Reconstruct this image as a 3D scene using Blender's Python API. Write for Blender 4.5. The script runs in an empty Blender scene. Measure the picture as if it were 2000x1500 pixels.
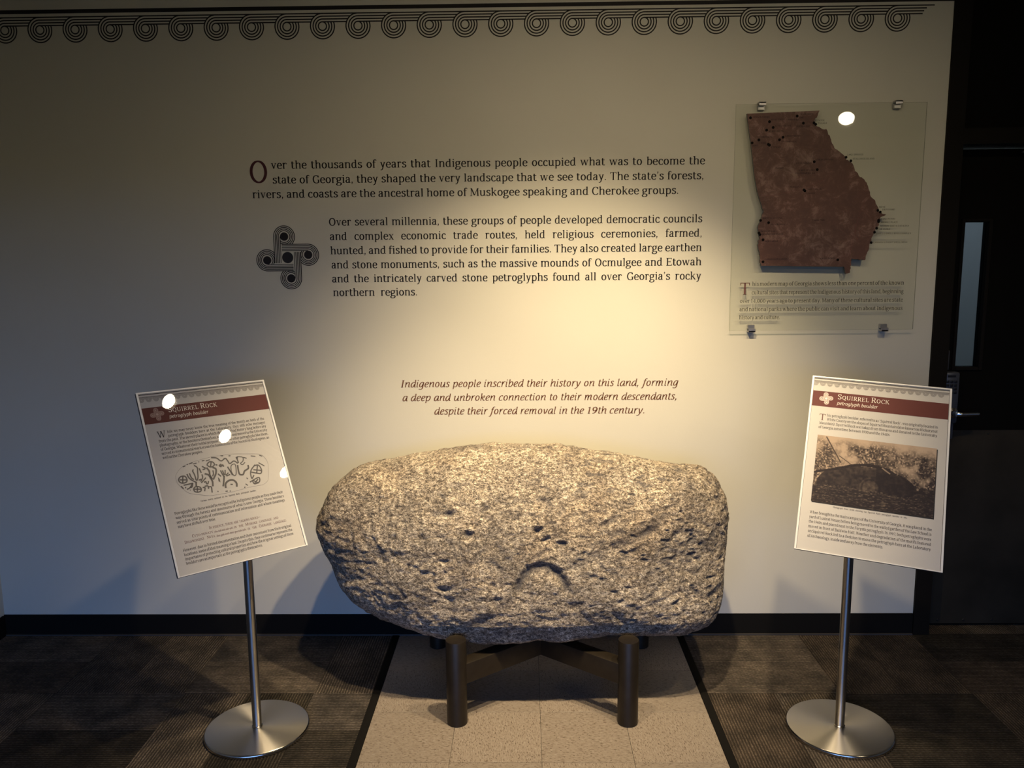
import bpy, bmesh, math, random
import numpy as np
from mathutils import Vector, Matrix
random.seed(7); rng = np.random.default_rng(7)
S = bpy.context.scene
COL = S.collection
# ---------------------------------------------------------------- camera, world, lights, exposure
cam = bpy.data.cameras.new('camera'); cam.sensor_width = 36; cam.lens = 1593.99*36/2000; cam.clip_start = .05
co = bpy.data.objects.new('camera', cam); COL.objects.link(co); S.camera = co
_r = Vector((0.99982, 0.0156, -0.0087)); _w = Vector((-0.0167, 0.9887, -0.1489)).normalized()
_r = (_r - _w*_r.dot(_w)).normalized(); _u = _r.cross(_w)
M = Matrix((( _r.x, _u.x, -_w.x, -0.0458), (_r.y, _u.y, -_w.y, -3.4051), (_r.z, _u.z, -_w.z, 1.6319), (0, 0, 0, 1)))
co.matrix_world = M
S.view_settings.view_transform = 'Standard'; S.view_settings.look = 'None'; S.view_settings.gamma = 1
S.view_settings.use_curve_mapping = False
S.view_settings.exposure = -0.08
S.cycles.max_bounces = 7; S.cycles.diffuse_bounces = 4; S.cycles.transparent_max_bounces = 12; S.cycles.caustics_reflective = False; S.cycles.caustics_refractive = False
S.cycles.sample_clamp_indirect = 4
SKY = (0.20, 0.41, 1.0); SKY_E = 5.6
wd = bpy.data.worlds.new('daylight'); S.world = wd; wd.use_nodes = True
nt = wd.node_tree; nt.nodes.clear()
tc = nt.nodes.new('ShaderNodeTexCoord'); sx = nt.nodes.new('ShaderNodeSeparateXYZ'); nt.links.new(tc.outputs['Generated'], sx.inputs[0])
rp = nt.nodes.new('ShaderNodeValToRGB'); nt.links.new(sx.outputs['Z'], rp.inputs[0])
rp.color_ramp.elements[0].position = 0.0; rp.color_ramp.elements[0].color = (.05, .055, .05, 1)
rp.color_ramp.elements[1].position = 0.03; rp.color_ramp.elements[1].color = (*SKY, 1)
bg = nt.nodes.new('ShaderNodeBackground'); nt.links.new(rp.outputs[0], bg.inputs[0]); bg.inputs[1].default_value = SKY_E
wo = nt.nodes.new('ShaderNodeOutputWorld'); nt.links.new(bg.outputs[0], wo.inputs[0])
# glazing behind the camera: the opening is real, a portal only guides the sampling
WIN = (-2.3, 1.5, 0.05, 2.15, -6.0)           # x0, x1, z0, z1, y
pl = bpy.data.lights.new('window_portal', 'AREA'); pl.shape = 'RECTANGLE'; pl.size = WIN[1]-WIN[0]; pl.size_y = WIN[3]-WIN[2]; pl.cycles.is_portal = True
po = bpy.data.objects.new('window_portal', pl); COL.objects.link(po); po.location = ((WIN[0]+WIN[1])/2, WIN[4]-.02, (WIN[2]+WIN[3])/2); po.rotation_euler = (math.radians(90), 0, 0)
# track spotlights: x, y, z, aim point, watts, cone degrees, blend
WARM = (1.0, 0.775, 0.475)
# x, y, z, aim, core watts, core cone, spill watts, lens radius, label
SPOTS = [(0.295, -1.40, 2.70, (0.08, -0.30, 0.70), 280, 76, 16, .045, 'white track spotlight on the ceiling, second from the left'),
         (0.842, -1.40, 2.70, (0.32, -0.38, 0.60), 150, 66, 7, .045, 'white track spotlight on the ceiling, third from the left'),
         (1.547, -1.39, 2.70, (1.05, -0.55, 0.80), 26, 84, 6, .045, 'white track spotlight on the ceiling, rightmost on the track'),
         (-0.26, -1.40, 2.70, (-0.40, -0.62, 0.54), 150, 58, 4, .045, 'white track spotlight on the ceiling, leftmost on the track'),
         (2.68, -3.84, 2.80, (1.60, -1.30, 0.70), 18, 60, 3, .064, 'large round white spotlight on the ceiling, mirrored in the acrylic panel')]

# ---------------------------------------------------------------- helpers
def mesh_obj(name, V, F, mat, parent=None, smooth=False, loc=None):
    me = bpy.data.meshes.new(name)
    me.from_pydata([tuple(map(float, v)) for v in V], [], [tuple(f) for f in F]); me.update()
    if smooth:
        for p_ in me.polygons: p_.use_smooth = True
    if mat: me.materials.append(mat)
    o = bpy.data.objects.new(name, me); COL.objects.link(o)
    if parent: o.parent = parent
    if loc: o.location = loc
    return o
def bm_obj(name, bm, mat, parent=None, smooth=None):
    me = bpy.data.meshes.new(name); bmesh.ops.recalc_face_normals(bm, faces=bm.faces); bm.to_mesh(me); bm.free()
    if smooth is not None:
        for p_ in me.polygons: p_.use_smooth = True
        me.set_sharp_from_angle(angle=math.radians(smooth))
    me.materials.append(mat)
    o = bpy.data.objects.new(name, me); COL.objects.link(o)
    if parent: o.parent = parent
    return o
def thing(name, label, cat, loc=(0, 0, 0), group=None):
    o = bpy.data.objects.new(name, None); o.empty_display_size = .05; COL.objects.link(o); o.location = loc
    o['label'] = label; o['category'] = cat
    if group: o['group'] = group
    return o
def tag(o, label, cat, group=None):
    o['label'] = label; o['category'] = cat
    if group: o['group'] = group
    return o
def struct(o): o['kind'] = 'structure'; return o
def box(bm, x0, x1, y0, y1, z0, z1, bevel=0, seg=1, mtx=None):
    r = bmesh.ops.create_cube(bm, size=1); vs = r['verts']
    for v in vs: v.co = Vector((x0+(v.co.x+.5)*(x1-x0), y0+(v.co.y+.5)*(y1-y0), z0+(v.co.z+.5)*(z1-z0)))
    if bevel:
        es = list({e for v in vs for e in v.link_edges}); r = bmesh.ops.bevel(bm, geom=es, offset=bevel, segments=seg, affect='EDGES', profile=.5)
        vs = list({v for f in r['faces'] for v in f.verts} | {v for v in vs if v.is_valid})
    if mtx: bmesh.ops.transform(bm, matrix=mtx, verts=[v for v in vs if v.is_valid])
def boxobj(name, dims, mat, parent=None, bevel=0, mtx=None):
    bm = bmesh.new(); box(bm, *dims, bevel=bevel, seg=2 if bevel else 1, mtx=mtx); return bm_obj(name, bm, mat, parent, 40 if bevel else None)
def lathe(bm, prof, n=48, mtx=None):
    rings = []
    for r_, z in prof:
        rings.append([bm.verts.new((r_*math.cos(a*2*math.pi/n), r_*math.sin(a*2*math.pi/n), z)) for a in range(n)] if r_ > 1e-6 else [bm.verts.new((0, 0, z))])
    for A, B in zip(rings[:-1], rings[1:]):
        for i in range(n):
            j = (i+1) % n
            if len(A) == 1: bm.faces.new((A[0], B[j], B[i]))
            elif len(B) == 1: bm.faces.new((A[i], A[j], B[0]))
            else: bm.faces.new((A[i], A[j], B[j], B[i]))
    if mtx: bmesh.ops.transform(bm, matrix=mtx, verts=[v for R_ in rings for v in R_])
def prism(bm, poly, y0, y1):
    a = [bm.verts.new((x, y0, z)) for x, z in poly]; b = [bm.verts.new((x, y1, z)) for x, z in poly]
    bm.faces.new(a); bm.faces.new(b[::-1]); n = len(poly)
    for i in range(n): bm.faces.new((a[i], b[i], b[(i+1) % n], a[(i+1) % n]))
class NT:
    def __init__(s, name):
        s.m = bpy.data.materials.new(name); s.m.use_nodes = True; s.t = s.m.node_tree; s.b = s.t.nodes['Principled BSDF']; s.out = s.t.nodes['Material Output']
    def n(s, typ, **kw):
        x = s.t.nodes.new('ShaderNode'+typ)
        for k, v in kw.items():
            if k in ('operation', 'blend_type', 'data_type', 'noise_dimensions', 'distance', 'feature', 'wave_type', 'bands_direction', 'attribute_name', 'invert', 'wave_profile'): setattr(x, k, v)
            else:
                key = int(k[1:]) if k[0] == '_' and k[1:].isdigit() else k.replace('_', ' ')
                if isinstance(v, tuple) and len(v) == 2 and hasattr(v[0], 'outputs'): s.t.links.new(v[0].outputs[v[1]], x.inputs[key])
                elif hasattr(v, 'outputs'): s.t.links.new(v.outputs[0], x.inputs[key])
                else: x.inputs[key].default_value = v
        return x
    def link(s, a, o, b, i): s.t.links.new(a.outputs[o], b.inputs[i])
    def set(s, **kw):
        for k, v in kw.items(): s.b.inputs[k.replace('_', ' ')].default_value = v
        return s
    def coords(s, scale=(1, 1, 1), rot=(0, 0, 0), loc=(0, 0, 0)):
        c = s.n('TexCoord'); mp = s.n('Mapping'); s.link(c, 'Object', mp, 0); mp.inputs['Scale'].default_value = scale; mp.inputs['Rotation'].default_value = rot; mp.inputs['Location'].default_value = loc; return mp
    def ramp(s, src, out, stops):
        r = s.t.nodes.new('ShaderNodeValToRGB'); s.link(src, out, r, 0); e = r.color_ramp.elements
        while len(e) < len(stops): e.new(.5)
        for k, (p_, c) in enumerate(stops): e[k].position = p_; e[k].color = (*c, 1) if len(c) == 3 else c
        return r
    def bump(s, src, out, strength, dist):
        b = s.t.nodes.new('ShaderNodeBump'); s.link(src, out, b, 'Height'); b.inputs['Strength'].default_value = strength; b.inputs['Distance'].default_value = dist; s.link(b, 0, s.b, 'Normal'); return b
def flat(name, col, rough=.6, metal=0.0, spec=.5, coat=0.0):
    k = NT(name); k.set(Base_Color=(*col, 1), Roughness=rough, Metallic=metal, Coat_Weight=coat, Coat_Roughness=.03); k.b.inputs['Specular IOR Level'].default_value = spec; return k.m
# ---------------------------------------------------------------- materials
k = NT('painted wall'); c = k.coords(); nz = k.n('TexNoise', Vector=c, Scale=260.0, Detail=3.0); n2 = k.n('TexNoise', Vector=c, Scale=1.3, Detail=2.0)
r = k.ramp(n2, 0, [(.3, (.575, .555, .465)), (.7, (.61, .59, .50))]); k.link(r, 0, k.b, 'Base Color'); k.set(Roughness=.55); k.bump(nz, 0, .18, .001); M_WALL = k.m
k = NT('ceiling paint'); k.set(Base_Color=(.30, .28, .25, 1), Roughness=.9); M_CEIL = k.m
M_BLACK = flat('black rubber base', (.008, .0075, .007), .8, spec=.06)
M_TOE = flat('rubber toe lip', (.05, .047, .045), .45)
M_FRAME = flat('dark painted steel', (.009, .0075, .006), .6, spec=.08)
M_DOOR = flat('black door laminate', (.005, .0045, .0035), .6, spec=.05)
k = NT('tarnished kick plate'); c = k.coords((1, 1, 1)); nz = k.n('TexNoise', Vector=c, Scale=6.0, Detail=4.0)
r = k.ramp(nz, 0, [(.3, (.022, .018, .012)), (.75, (.038, .031, .021))]); k.link(r, 0, k.b, 'Base Color'); k.set(Metallic=.1, Roughness=.65); k.b.inputs['Specular IOR Level'].default_value = .12; M_KICK = k.m
M_VINYL = flat('black vinyl print', (.014, .011, .011), .6, spec=.25)
M_MAROON = flat('maroon vinyl print', (.075, .022, .028), .6, spec=.25)
M_BROWN = flat('brown vinyl print', (.13, .055, .028), .6, spec=.25)
M_GREYDARK = flat('charcoal vinyl', (.02, .019, .022), .6, spec=.25)
k = NT('brushed steel tube'); tg = k.n('Tangent'); tg.direction_type = 'RADIAL'; tg.axis = 'Z'; k.link(tg, 0, k.b, 'Tangent'); k.set(Base_Color=(.44, .42, .39, 1), Metallic=1.0, Roughness=.30, Anisotropic=.92, Anisotropic_Rotation=.25); M_STEEL = k.m
k = NT('spun brushed steel'); tcn = k.n('TexCoord'); sp = k.n('SeparateXYZ'); k.link(tcn, 'Object', sp, 0)
L_ = k.n('VectorMath', operation='LENGTH'); cx_ = k.n('CombineXYZ'); k.link(sp, 0, cx_, 0); k.link(sp, 1, cx_, 1); k.link(cx_, 0, L_, 0)
cc = k.n('CombineXYZ'); k.link(L_, 'Value', cc, 0); nz = k.n('TexNoise', Vector=cc, Scale=900.0, Detail=2.0)
mr = k.n('MapRange', _0=(nz, 0)); mr.inputs[3].default_value = .27; mr.inputs[4].default_value = .38; k.link(mr, 0, k.b, 'Roughness')
tg = k.n('Tangent'); tg.direction_type = 'RADIAL'; tg.axis = 'Z'; k.link(tg, 0, k.b, 'Tangent'); k.set(Base_Color=(.56, .53, .48, 1), Metallic=1.0, Anisotropic=.95, Anisotropic_Rotation=.25); M_SPUN = k.m
M_STEELEDGE = flat('turned steel rim', (.5, .48, .45), .18, 1.0)
k = NT('bronze painted steel'); c = k.coords(); nz = k.n('TexNoise', Vector=c, Scale=30.0, Detail=3.0)
r = k.ramp(nz, 0, [(.3, (.024, .018, .012)), (.7, (.031, .024, .016))]); k.link(r, 0, k.b, 'Base Color'); k.set(Metallic=.55, Roughness=.42); M_BRONZE = k.m
M_PAPER = flat('printed white sheet', (.52, .50, .465), .55, spec=.3)
M_BORDER = flat('white sign edge', (.72, .71, .68), .3)
M_BACK = flat('dark sign backing', (.02, .02, .022), .5)
M_RED = flat('maroon print band', (.105, .020, .018), .55, spec=.25)
M_INK = flat('dark print ink', (.018, .010, .010), .6, spec=.2)
M_DOT = flat('black map dot', (.005, .004, .004), .7, spec=.1)
M_INKRED = flat('brown print ink', (.12, .035, .03), .55)
M_GREYINK = flat('grey print ink', (.26, .24, .22), .55)
M_MID = flat('mid grey print ink', (.085, .078, .078), .55)
M_LIGHTINK = flat('cream print ink', (.80, .74, .66), .55)
M_PALEINK = flat('pale pink print ink', (.42, .28, .24), .55)
def clear(name, tint=(1, 1, 1), rough=.0, ior=1.49, edge=None):
    k = NT(name); k.t.nodes.remove(k.b); tr = k.n('BsdfTransparent', Color=(*tint, 1)); gl = k.n('BsdfGlossy', Roughness=rough); fr0 = k.n('Fresnel', IOR=ior); ge = k.n('NewGeometry'); iv = k.n('Math', operation='SUBTRACT', _0=1.0, _1=(ge, 'Backfacing')); fr = k.n('Math', operation='MULTIPLY', _0=(fr0, 0), _1=(iv, 0))
    mx = k.n('MixShader', _0=(fr, 0), _1=(tr, 0), _2=(gl, 0)); k.t.links.new(mx.outputs[0], k.out.inputs[0]); return k.m
M_CLEAR = clear('clear cover sheet', (.985, .985, .98), .01)
M_ACRYL = clear('clear acrylic', (.975, .98, .965), .01)
M_ACEDGE = clear('acrylic edge', (.55, .58, .52), .08)
M_CLIP = flat('satin aluminium clip', (.50, .49, .50), .3, .8)
M_LENS = None
k = NT('lamp lens'); k.b.inputs['Emission Color'].default_value = (1, .86, .62, 1); k.b.inputs['Emission Strength'].default_value = 60; M_LENS = k.m
M_HOUSE = flat('white lamp housing', (.6, .58, .55), .4)

# ---------------------------------------------------------------- lettering: a small serif alphabet drawn with a broad pen
def _sv(x, top=55, foot=True, head=True, w=10):
    o = [('l', [(x, 0), (x, top)], w)]
    if foot: o.append(('s', x, 0, 10.5))
    if head: o.append(('p', [(x-w/2-7, top-4.5), (x-w/2-7, top-1), (x+w/2, top+1.5), (x+w/2, top-7), (x-w/2, top-8)]))
    return o
GLYPH = {
 'a': (54, [('c', [(11, 45), (17, 51.5), (26, 53.5), (35, 50), (38, 40), (38, 12), (41, 4), (49, 2.5)]), ('c', [(38, 32), (27, 31), (14, 27), (9, 15), (14, 4.5), (22, 2.5), (31, 5), (38, 13)]), ('d', 12, 44, 5)]),
 'b': (58, [('l', [(15, 1), (15, 78)], 10), ('p', [(3, 74), (3, 77), (20, 80), (20, 70), (10, 71)]), ('c', [(15, 44), (24, 51), (34, 53), (46, 46), (50.5, 28), (45, 9), (32, 2), (22, 3), (13, 6)])]),
 'c': (49, [('c', [(42, 44), (36, 51), (27, 53.5), (15, 46), (9, 27), (14, 9), (27, 2), (38, 4), (46, 10)]), ('d', 41, 43, 5)]),
 'd': (61, [('l', [(44, 4), (44, 78)], 10), ('p', [(32, 74), (32, 77), (49, 80), (49, 70), (39, 71)]), ('p', [(44, 8), (44, 1), (58, 0), (58, 4), (49, 6)]), ('c', [(44, 49), (35, 53), (26, 53.5), (14, 46), (9, 27), (14, 8), (25, 2), (35, 4), (44, 11)])]),
 'e': (53, [('c', [(11, 29), (44.5, 30), (41, 46), (28, 53.5), (15, 46), (9, 27), (14, 9), (28, 2), (39, 4), (47, 9)])]),
 'f': (37, _sv(16, 62, True, False) + [('c', [(16, 58), (18, 71), (27, 77), (37, 75)]), ('d', 38, 71, 4.5), ('l', [(4, 52.7), (34, 52.7)], 4.8)]),
 'g': (55, [('c', [(27, 53), (37, 50), (42, 37), (36, 24), (26, 21), (14, 25), (9, 37), (14, 49), (27, 53)]), ('c', [(18, 23), (11, 15), (14, 7), (28, 3), (44, 0), (48, -10), (40, -20), (25, -23), (10, -20), (5, -12), (9, -5), (17, 1)]), ('c', [(38, 47), (45, 52), (54, 51)])]),
 'h': (63, _sv(15, 78) + _sv(49, 40, True, False) + [('c', [(15, 43), (25, 51), (36, 53), (46, 49), (49, 36)])]),
 'i': (32, _sv(16.5, 55) + [('d', 16, 71, 6.3)]),
 'j': (29, _sv(17, 55, False) + [('l', [(17, 2), (16, -10)], 10), ('c', [(16.5, -6), (13, -18), (1, -23)]), ('d', 16, 71, 6.3)]),
 'k': (60, _sv(15, 78) + [('l', [(19, 28), (45, 53)], 5.5), ('l', [(26, 34), (50, 2)], 9.5), ('s', 45, 51.5, 9), ('s', 51, 0, 9)]),
 'l': (32, _sv(16, 78)),
 'm': (95, _sv(15, 55) + _sv(47, 40, True, False) + _sv(79, 40, True, False) + [('c', [(15, 43), (25, 51), (35, 53), (44, 49), (47, 36)]), ('c', [(47, 43), (57, 51), (67, 53), (76, 49), (79, 36)])]),
 'n': (64, _sv(15, 55) + _sv(49, 40, True, False) + [('c', [(15, 43), (25, 51), (36, 53), (46, 49), (49, 36)])]),
 'o': (57, [('e', 28.5, 27.5, 19, 25.5)]),
 'p': (60, [('l', [(15, -22), (15, 54)], 10), ('s', 15, -24, 11), ('p', [(3, 50.5), (3, 54), (20, 56.5), (20, 47), (10, 47)]), ('c', [(15, 44), (25, 51), (34, 53), (46, 46), (51, 28), (46, 9), (34, 2), (24, 3), (15, 8)])]),
 'q': (59, [('l', [(44, -22), (44, 55)], 10), ('s', 44, -24, 11), ('c', [(44, 49), (35, 53), (26, 53.5), (14, 46), (9, 27), (14, 8), (25, 2), (35, 4), (44, 11)])]),
 'r': (46, _sv(15, 55) + [('c', [(15, 40), (22, 50), (31, 53.5), (41, 52)]), ('d', 40, 47.5, 5)]),
 's': (47, [('c', [(38, 43), (35, 51), (24, 53.5), (13, 49), (12, 39), (22, 31), (34, 25), (39, 15), (33, 5), (22, 2), (12, 4), (8, 13)], 1.05)]),
 't': (38, [('c', [(14, 68), (14.5, 30), (15, 12), (20, 3.5), (28, 2.5), (36, 6)]), ('l', [(3, 52.7), (34, 52.7)], 4.8), ('p', [(5, 53), (14, 60), (14, 68), (18, 68), (18, 53)])]),
 'u': (62, [('l', [(14, 55), (14, 16)], 10), ('p', [(2, 51), (2, 54), (19, 55), (19, 48), (9, 48)]), ('c', [(14, 20), (17, 6), (27, 2.5), (38, 5), (47, 13)]), ('l', [(47, 3), (47, 55)], 10), ('p', [(36, 51), (36, 54), (52, 55), (52, 48), (42, 48)]), ('p', [(46, 8), (46, 1), (60, 0), (60, 4), (52, 6)])]),
 'v': (55, [('l', [(11, 53), (28, 2)], 9), ('l', [(28, 2), (44, 53)], 5.5), ('s', 11, 50.5, 10), ('s', 44, 50.5, 9)]),
 'w': (82, [('l', [(11, 53), (26, 2)], 9), ('l', [(26, 2), (41, 53)], 5.5), ('l', [(41, 53), (56, 2)], 9), ('l', [(56, 2), (71, 53)], 5.5), ('s', 11, 50.5, 10), ('s', 41, 50.5, 9), ('s', 71, 50.5, 9)]),
 'x': (56, [('l', [(12, 53), (44, 2)], 9), ('l', [(44, 53), (12, 2)], 5.5), ('s', 12, 50.5, 10), ('s', 44, 50.5, 9), ('s', 12, 0, 9), ('s', 44, 0, 10)]),
 'y': (54, [('l', [(11, 53), (28, 4)], 9), ('c', [(44, 53), (30, 8), (22, -14), (12, -22), (5, -20)], .8), ('s', 11, 50.5, 10), ('s', 44, 50.5, 9)]),
 'z': (49, [('l', [(7, 52.5), (42, 52.5)], 5), ('l', [(39, 52), (9, 3)], 8.5), ('l', [(6, 2.5), (43, 2.5)], 5), ('l', [(8, 43), (8, 54)], 4), ('l', [(41.5, 1), (41.5, 13)], 4)]),
 'A': (72, [('l', [(35, 74), (12, 2)], 5.5), ('l', [(35, 74), (60, 2)], 10), ('l', [(20, 26), (50, 26)], 5), ('s', 12, 0, 11), ('s', 60, 0, 12)]),
 'B': (66, _sv(17, 75, False, False) + [('c', [(5, 2.5), (35, 2.5), (54, 8), (56, 21), (50, 34), (34, 39), (17, 39)]), ('c', [(5, 72.5), (32, 72.5), (48, 69), (52, 56), (46, 42), (30, 39)])]),
 'C': (68, [('c', [(60, 58), (54, 69), (39, 73.5), (20, 65), (11, 38), (19, 10), (38, 1.5), (52, 4), (62, 13)]), ('l', [(60.5, 54), (60.5, 73)], 4)]),
 'D': (77, _sv(17, 75, False, False, 10.5) + [('c', [(5, 2.5), (34, 2.5), (57, 10), (67, 38), (57, 65), (34, 72.5), (5, 72.5)])]),
 'E': (65, _sv(17, 75, False, False) + [('l', [(5, 72.5), (56, 72.5)], 5), ('l', [(5, 2.5), (58, 2.5)], 5), ('l', [(17, 38.5), (44, 38.5)], 5), ('l', [(56, 60), (56, 75)], 4.5), ('l', [(58, 0), (58, 17)], 4.5), ('l', [(44, 31), (44, 46)], 4)]),
 'F': (61, _sv(17, 75, True, False) + [('l', [(5, 72.5), (54, 72.5)], 5), ('l', [(17, 37), (43, 37)], 5), ('l', [(54, 59), (54, 75)], 4.5), ('l', [(43, 29), (43, 45)], 4)]),
 'G': (73, [('c', [(60, 58), (54, 69), (39, 73.5), (20, 65), (11, 38), (19, 10), (38, 1.5), (52, 3), (62, 9)]), ('l', [(60.5, 54), (60.5, 73)], 4), ('l', [(61, 6), (61, 32)], 10), ('s', 60, 29, 12)]),
 'H': (81, _sv(17, 75, True, False) + _sv(64, 75, True, False) + [('s', 17, 71, 12), ('s', 64, 71, 12), ('l', [(17, 39), (64, 39)], 5)]),
 'I': (38, _sv(19, 75, True, False) + [('s', 19, 71, 12)]),
 'J': (38, [('l', [(20, 75), (20, 4)], 10), ('c', [(20, 8), (15, -8), (2, -15)]), ('s', 20, 71, 12)]),
 'K': (71, _sv(17, 75, True, False) + [('s', 17, 71, 12), ('l', [(20, 36), (57, 74)], 5.5), ('l', [(31, 46), (62, 2)], 10), ('s', 57, 71, 10), ('s', 62, 0, 10)]),
 'L': (60, _sv(17, 75, False, False) + [('s', 17, 71, 12), ('l', [(5, 2.5), (54, 2.5)], 5), ('l', [(54.5, 0), (54.5, 20)], 4.5)]),
 'M': (93, [('l', [(16, 74), (14, 0)], 5.5), ('l', [(17, 74), (46, 6)], 9.5), ('l', [(46, 6), (75, 74)], 5.5), ('l', [(76, 74), (79, 0)], 10), ('s', 14, 0, 11), ('s', 79, 0, 12), ('s', 13, 71, 9), ('s', 80, 71, 9)]),
 'N': (79, [('l', [(16, 74), (16, 0)], 5.5), ('l', [(16, 74), (62, 4)], 10), ('l', [(63, 74), (63, 0)], 5.5), ('s', 16, 0, 11), ('s', 12, 71, 9), ('s', 63, 71, 11)]),
 'O': (76, [('e', 38, 37.5, 27, 35.5)]),
 'P': (63, _sv(17, 75, True, False) + [('c', [(5, 72.5), (34, 72.5), (51, 67), (55, 52), (49, 38), (34, 32.5), (17, 32.5)])]),
 'Q': (76, [('e', 38, 37.5, 27, 35.5), ('l', [(38, 6), (56, -13), (72, -14)], 7)]),
 'R': (69, _sv(17, 75, True, False) + [('c', [(5, 72.5), (34, 72.5), (50, 68), (54, 54), (48, 41), (34, 36), (17, 36)]), ('l', [(34, 37), (59, 2)], 10), ('s', 61, 0, 9)]),
 'S': (57, [('c', [(46, 58), (42, 69), (29, 73.5), (15, 69), (10, 56), (18, 45), (34, 36), (47, 26), (46, 11), (34, 2.5), (20, 2.5), (9, 14)], 1.05), ('l', [(47, 55), (47, 73)], 4), ('l', [(9, 2), (9, 19)], 4)]),
 'T': (67, _sv(33.5, 73, True, False) + [('l', [(6, 72.5), (61, 72.5)], 5), ('l', [(6.5, 58), (6.5, 75)], 4.5), ('l', [(60.5, 58), (60.5, 75)], 4.5)]),
 'U': (76, [('l', [(16, 74), (16, 24)], 10), ('c', [(16, 28), (20, 8), (38, 1.5), (54, 7), (61, 28)]), ('l', [(61, 24), (61, 74)], 5.5), ('s', 16, 71, 12), ('s', 61, 71, 11)]),
 'V': (70, [('l', [(11, 74), (36, 2)], 10), ('l', [(36, 2), (59, 74)], 5.5), ('s', 11, 71, 12), ('s', 59, 71, 11)]),
 'W': (103, [('l', [(12, 74), (32, 2)], 10), ('l', [(32, 2), (52, 74)], 5.5), ('l', [(52, 74), (72, 2)], 10), ('l', [(72, 2), (92, 74)], 5.5), ('s', 12, 71, 12), ('s', 52, 71, 10), ('s', 92, 71, 11)]),
 'X': (70, [('l', [(14, 74), (56, 2)], 10), ('l', [(55, 74), (13, 2)], 5.5), ('s', 14, 71, 11), ('s', 55, 71, 11), ('s', 13, 0, 11), ('s', 56, 0, 11)]),
 'Y': (66, [('l', [(10, 74), (33, 34)], 9.5), ('l', [(56, 74), (33, 34)], 5.5), ('l', [(33, 38), (33, 0)], 10), ('s', 10, 71, 11), ('s', 56, 71, 10), ('s', 33, 0, 12)]),
 'Z': (63, [('l', [(9, 72.5), (54, 72.5)], 5), ('l', [(51, 72), (11, 3)], 9), ('l', [(8, 2.5), (56, 2.5)], 5)]),
 '0': (60, [('e', 30, 36, 20, 34)]), '1': (46, _sv(24, 71, True, False) + [('l', [(10, 60), (24, 69)], 5)]),
 '2': (56, [('c', [(10, 55), (18, 68), (30, 69), (42, 58), (38, 40), (22, 20), (9, 4)]), ('l', [(8, 3), (48, 3)], 6)]),
 '3': (55, [('c', [(10, 60), (22, 69), (38, 65), (41, 52), (32, 40), (20, 37)]), ('c', [(20, 37), (38, 34), (46, 20), (38, 5), (20, 2), (8, 10)])]),
 '4': (60, [('l', [(40, 0), (40, 70)], 9), ('l', [(40, 70), (6, 20)], 5), ('l', [(5, 20), (54, 20)], 5), ('s', 40, 0, 11)]),
 '5': (55, [('l', [(14, 68), (44, 68)], 6), ('l', [(15, 68), (13, 38)], 5), ('c', [(13, 38), (30, 44), (45, 34), (45, 15), (32, 3), (10, 4)])]),
 '6': (58, [('c', [(46, 66), (26, 60), (12, 38), (11, 18), (26, 2), (42, 6), (47, 22), (38, 38), (24, 40), (12, 28)])]),
 '7': (54, [('l', [(7, 68), (48, 68)], 6), ('l', [(47, 68), (22, 0)], 8)]),
 '8': (58, [('e', 29, 53, 15, 15), ('e', 29, 19.5, 19, 17.5)]),
 '9': (58, [('c', [(12, 4), (32, 10), (46, 32), (47, 52), (32, 68), (16, 64), (11, 48), (20, 32), (34, 30), (46, 42)])]),
 '.': (25, [('d', 12, 5.5, 6)]), ',': (25, [('d', 12, 5.5, 6), ('l', [(15, 6), (9, -12)], 5)]),
 '\u2019': (24, [('d', 12, 72, 5.5), ('l', [(15, 72), (9, 56)], 5)]), '-': (34, [('l', [(5, 28), (29, 28)], 6)]), '\u2014': (80, [('l', [(5, 28), (75, 28)], 5)]),
 '"': (40, [('l', [(12, 76), (12, 58)], 5), ('l', [(26, 76), (26, 58)], 5)]), '(': (34, [('c', [(28, 80), (14, 55), (12, 25), (26, -10)])]), ')': (34, [('c', [(6, 80), (20, 55), (22, 25), (8, -10)])]),
 '/': (40, [('l', [(6, -8), (34, 78)], 5)]), '[': (30, [('l', [(12, -10), (12, 78)], 5), ('l', [(12, 76), (25, 76)], 4), ('l', [(12, -8), (25, -8)], 4)]), ']': (30, [('l', [(18, -10), (18, 78)], 5), ('l', [(5, 76), (18, 76)], 4), ('l', [(5, -8), (18, -8)], 4)]),
}
def _it(x, top=54, w=7.5, exit=True):
    o = [('l', [(x, 4 if exit else 0), (x, top)], w), ('l', [(x-7, top-6), (x, top-1)], 3.6)]
    if exit: o.append(('c', [(x, 8), (x+3, 2), (x+10, 5)], .8))
    return o
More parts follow.
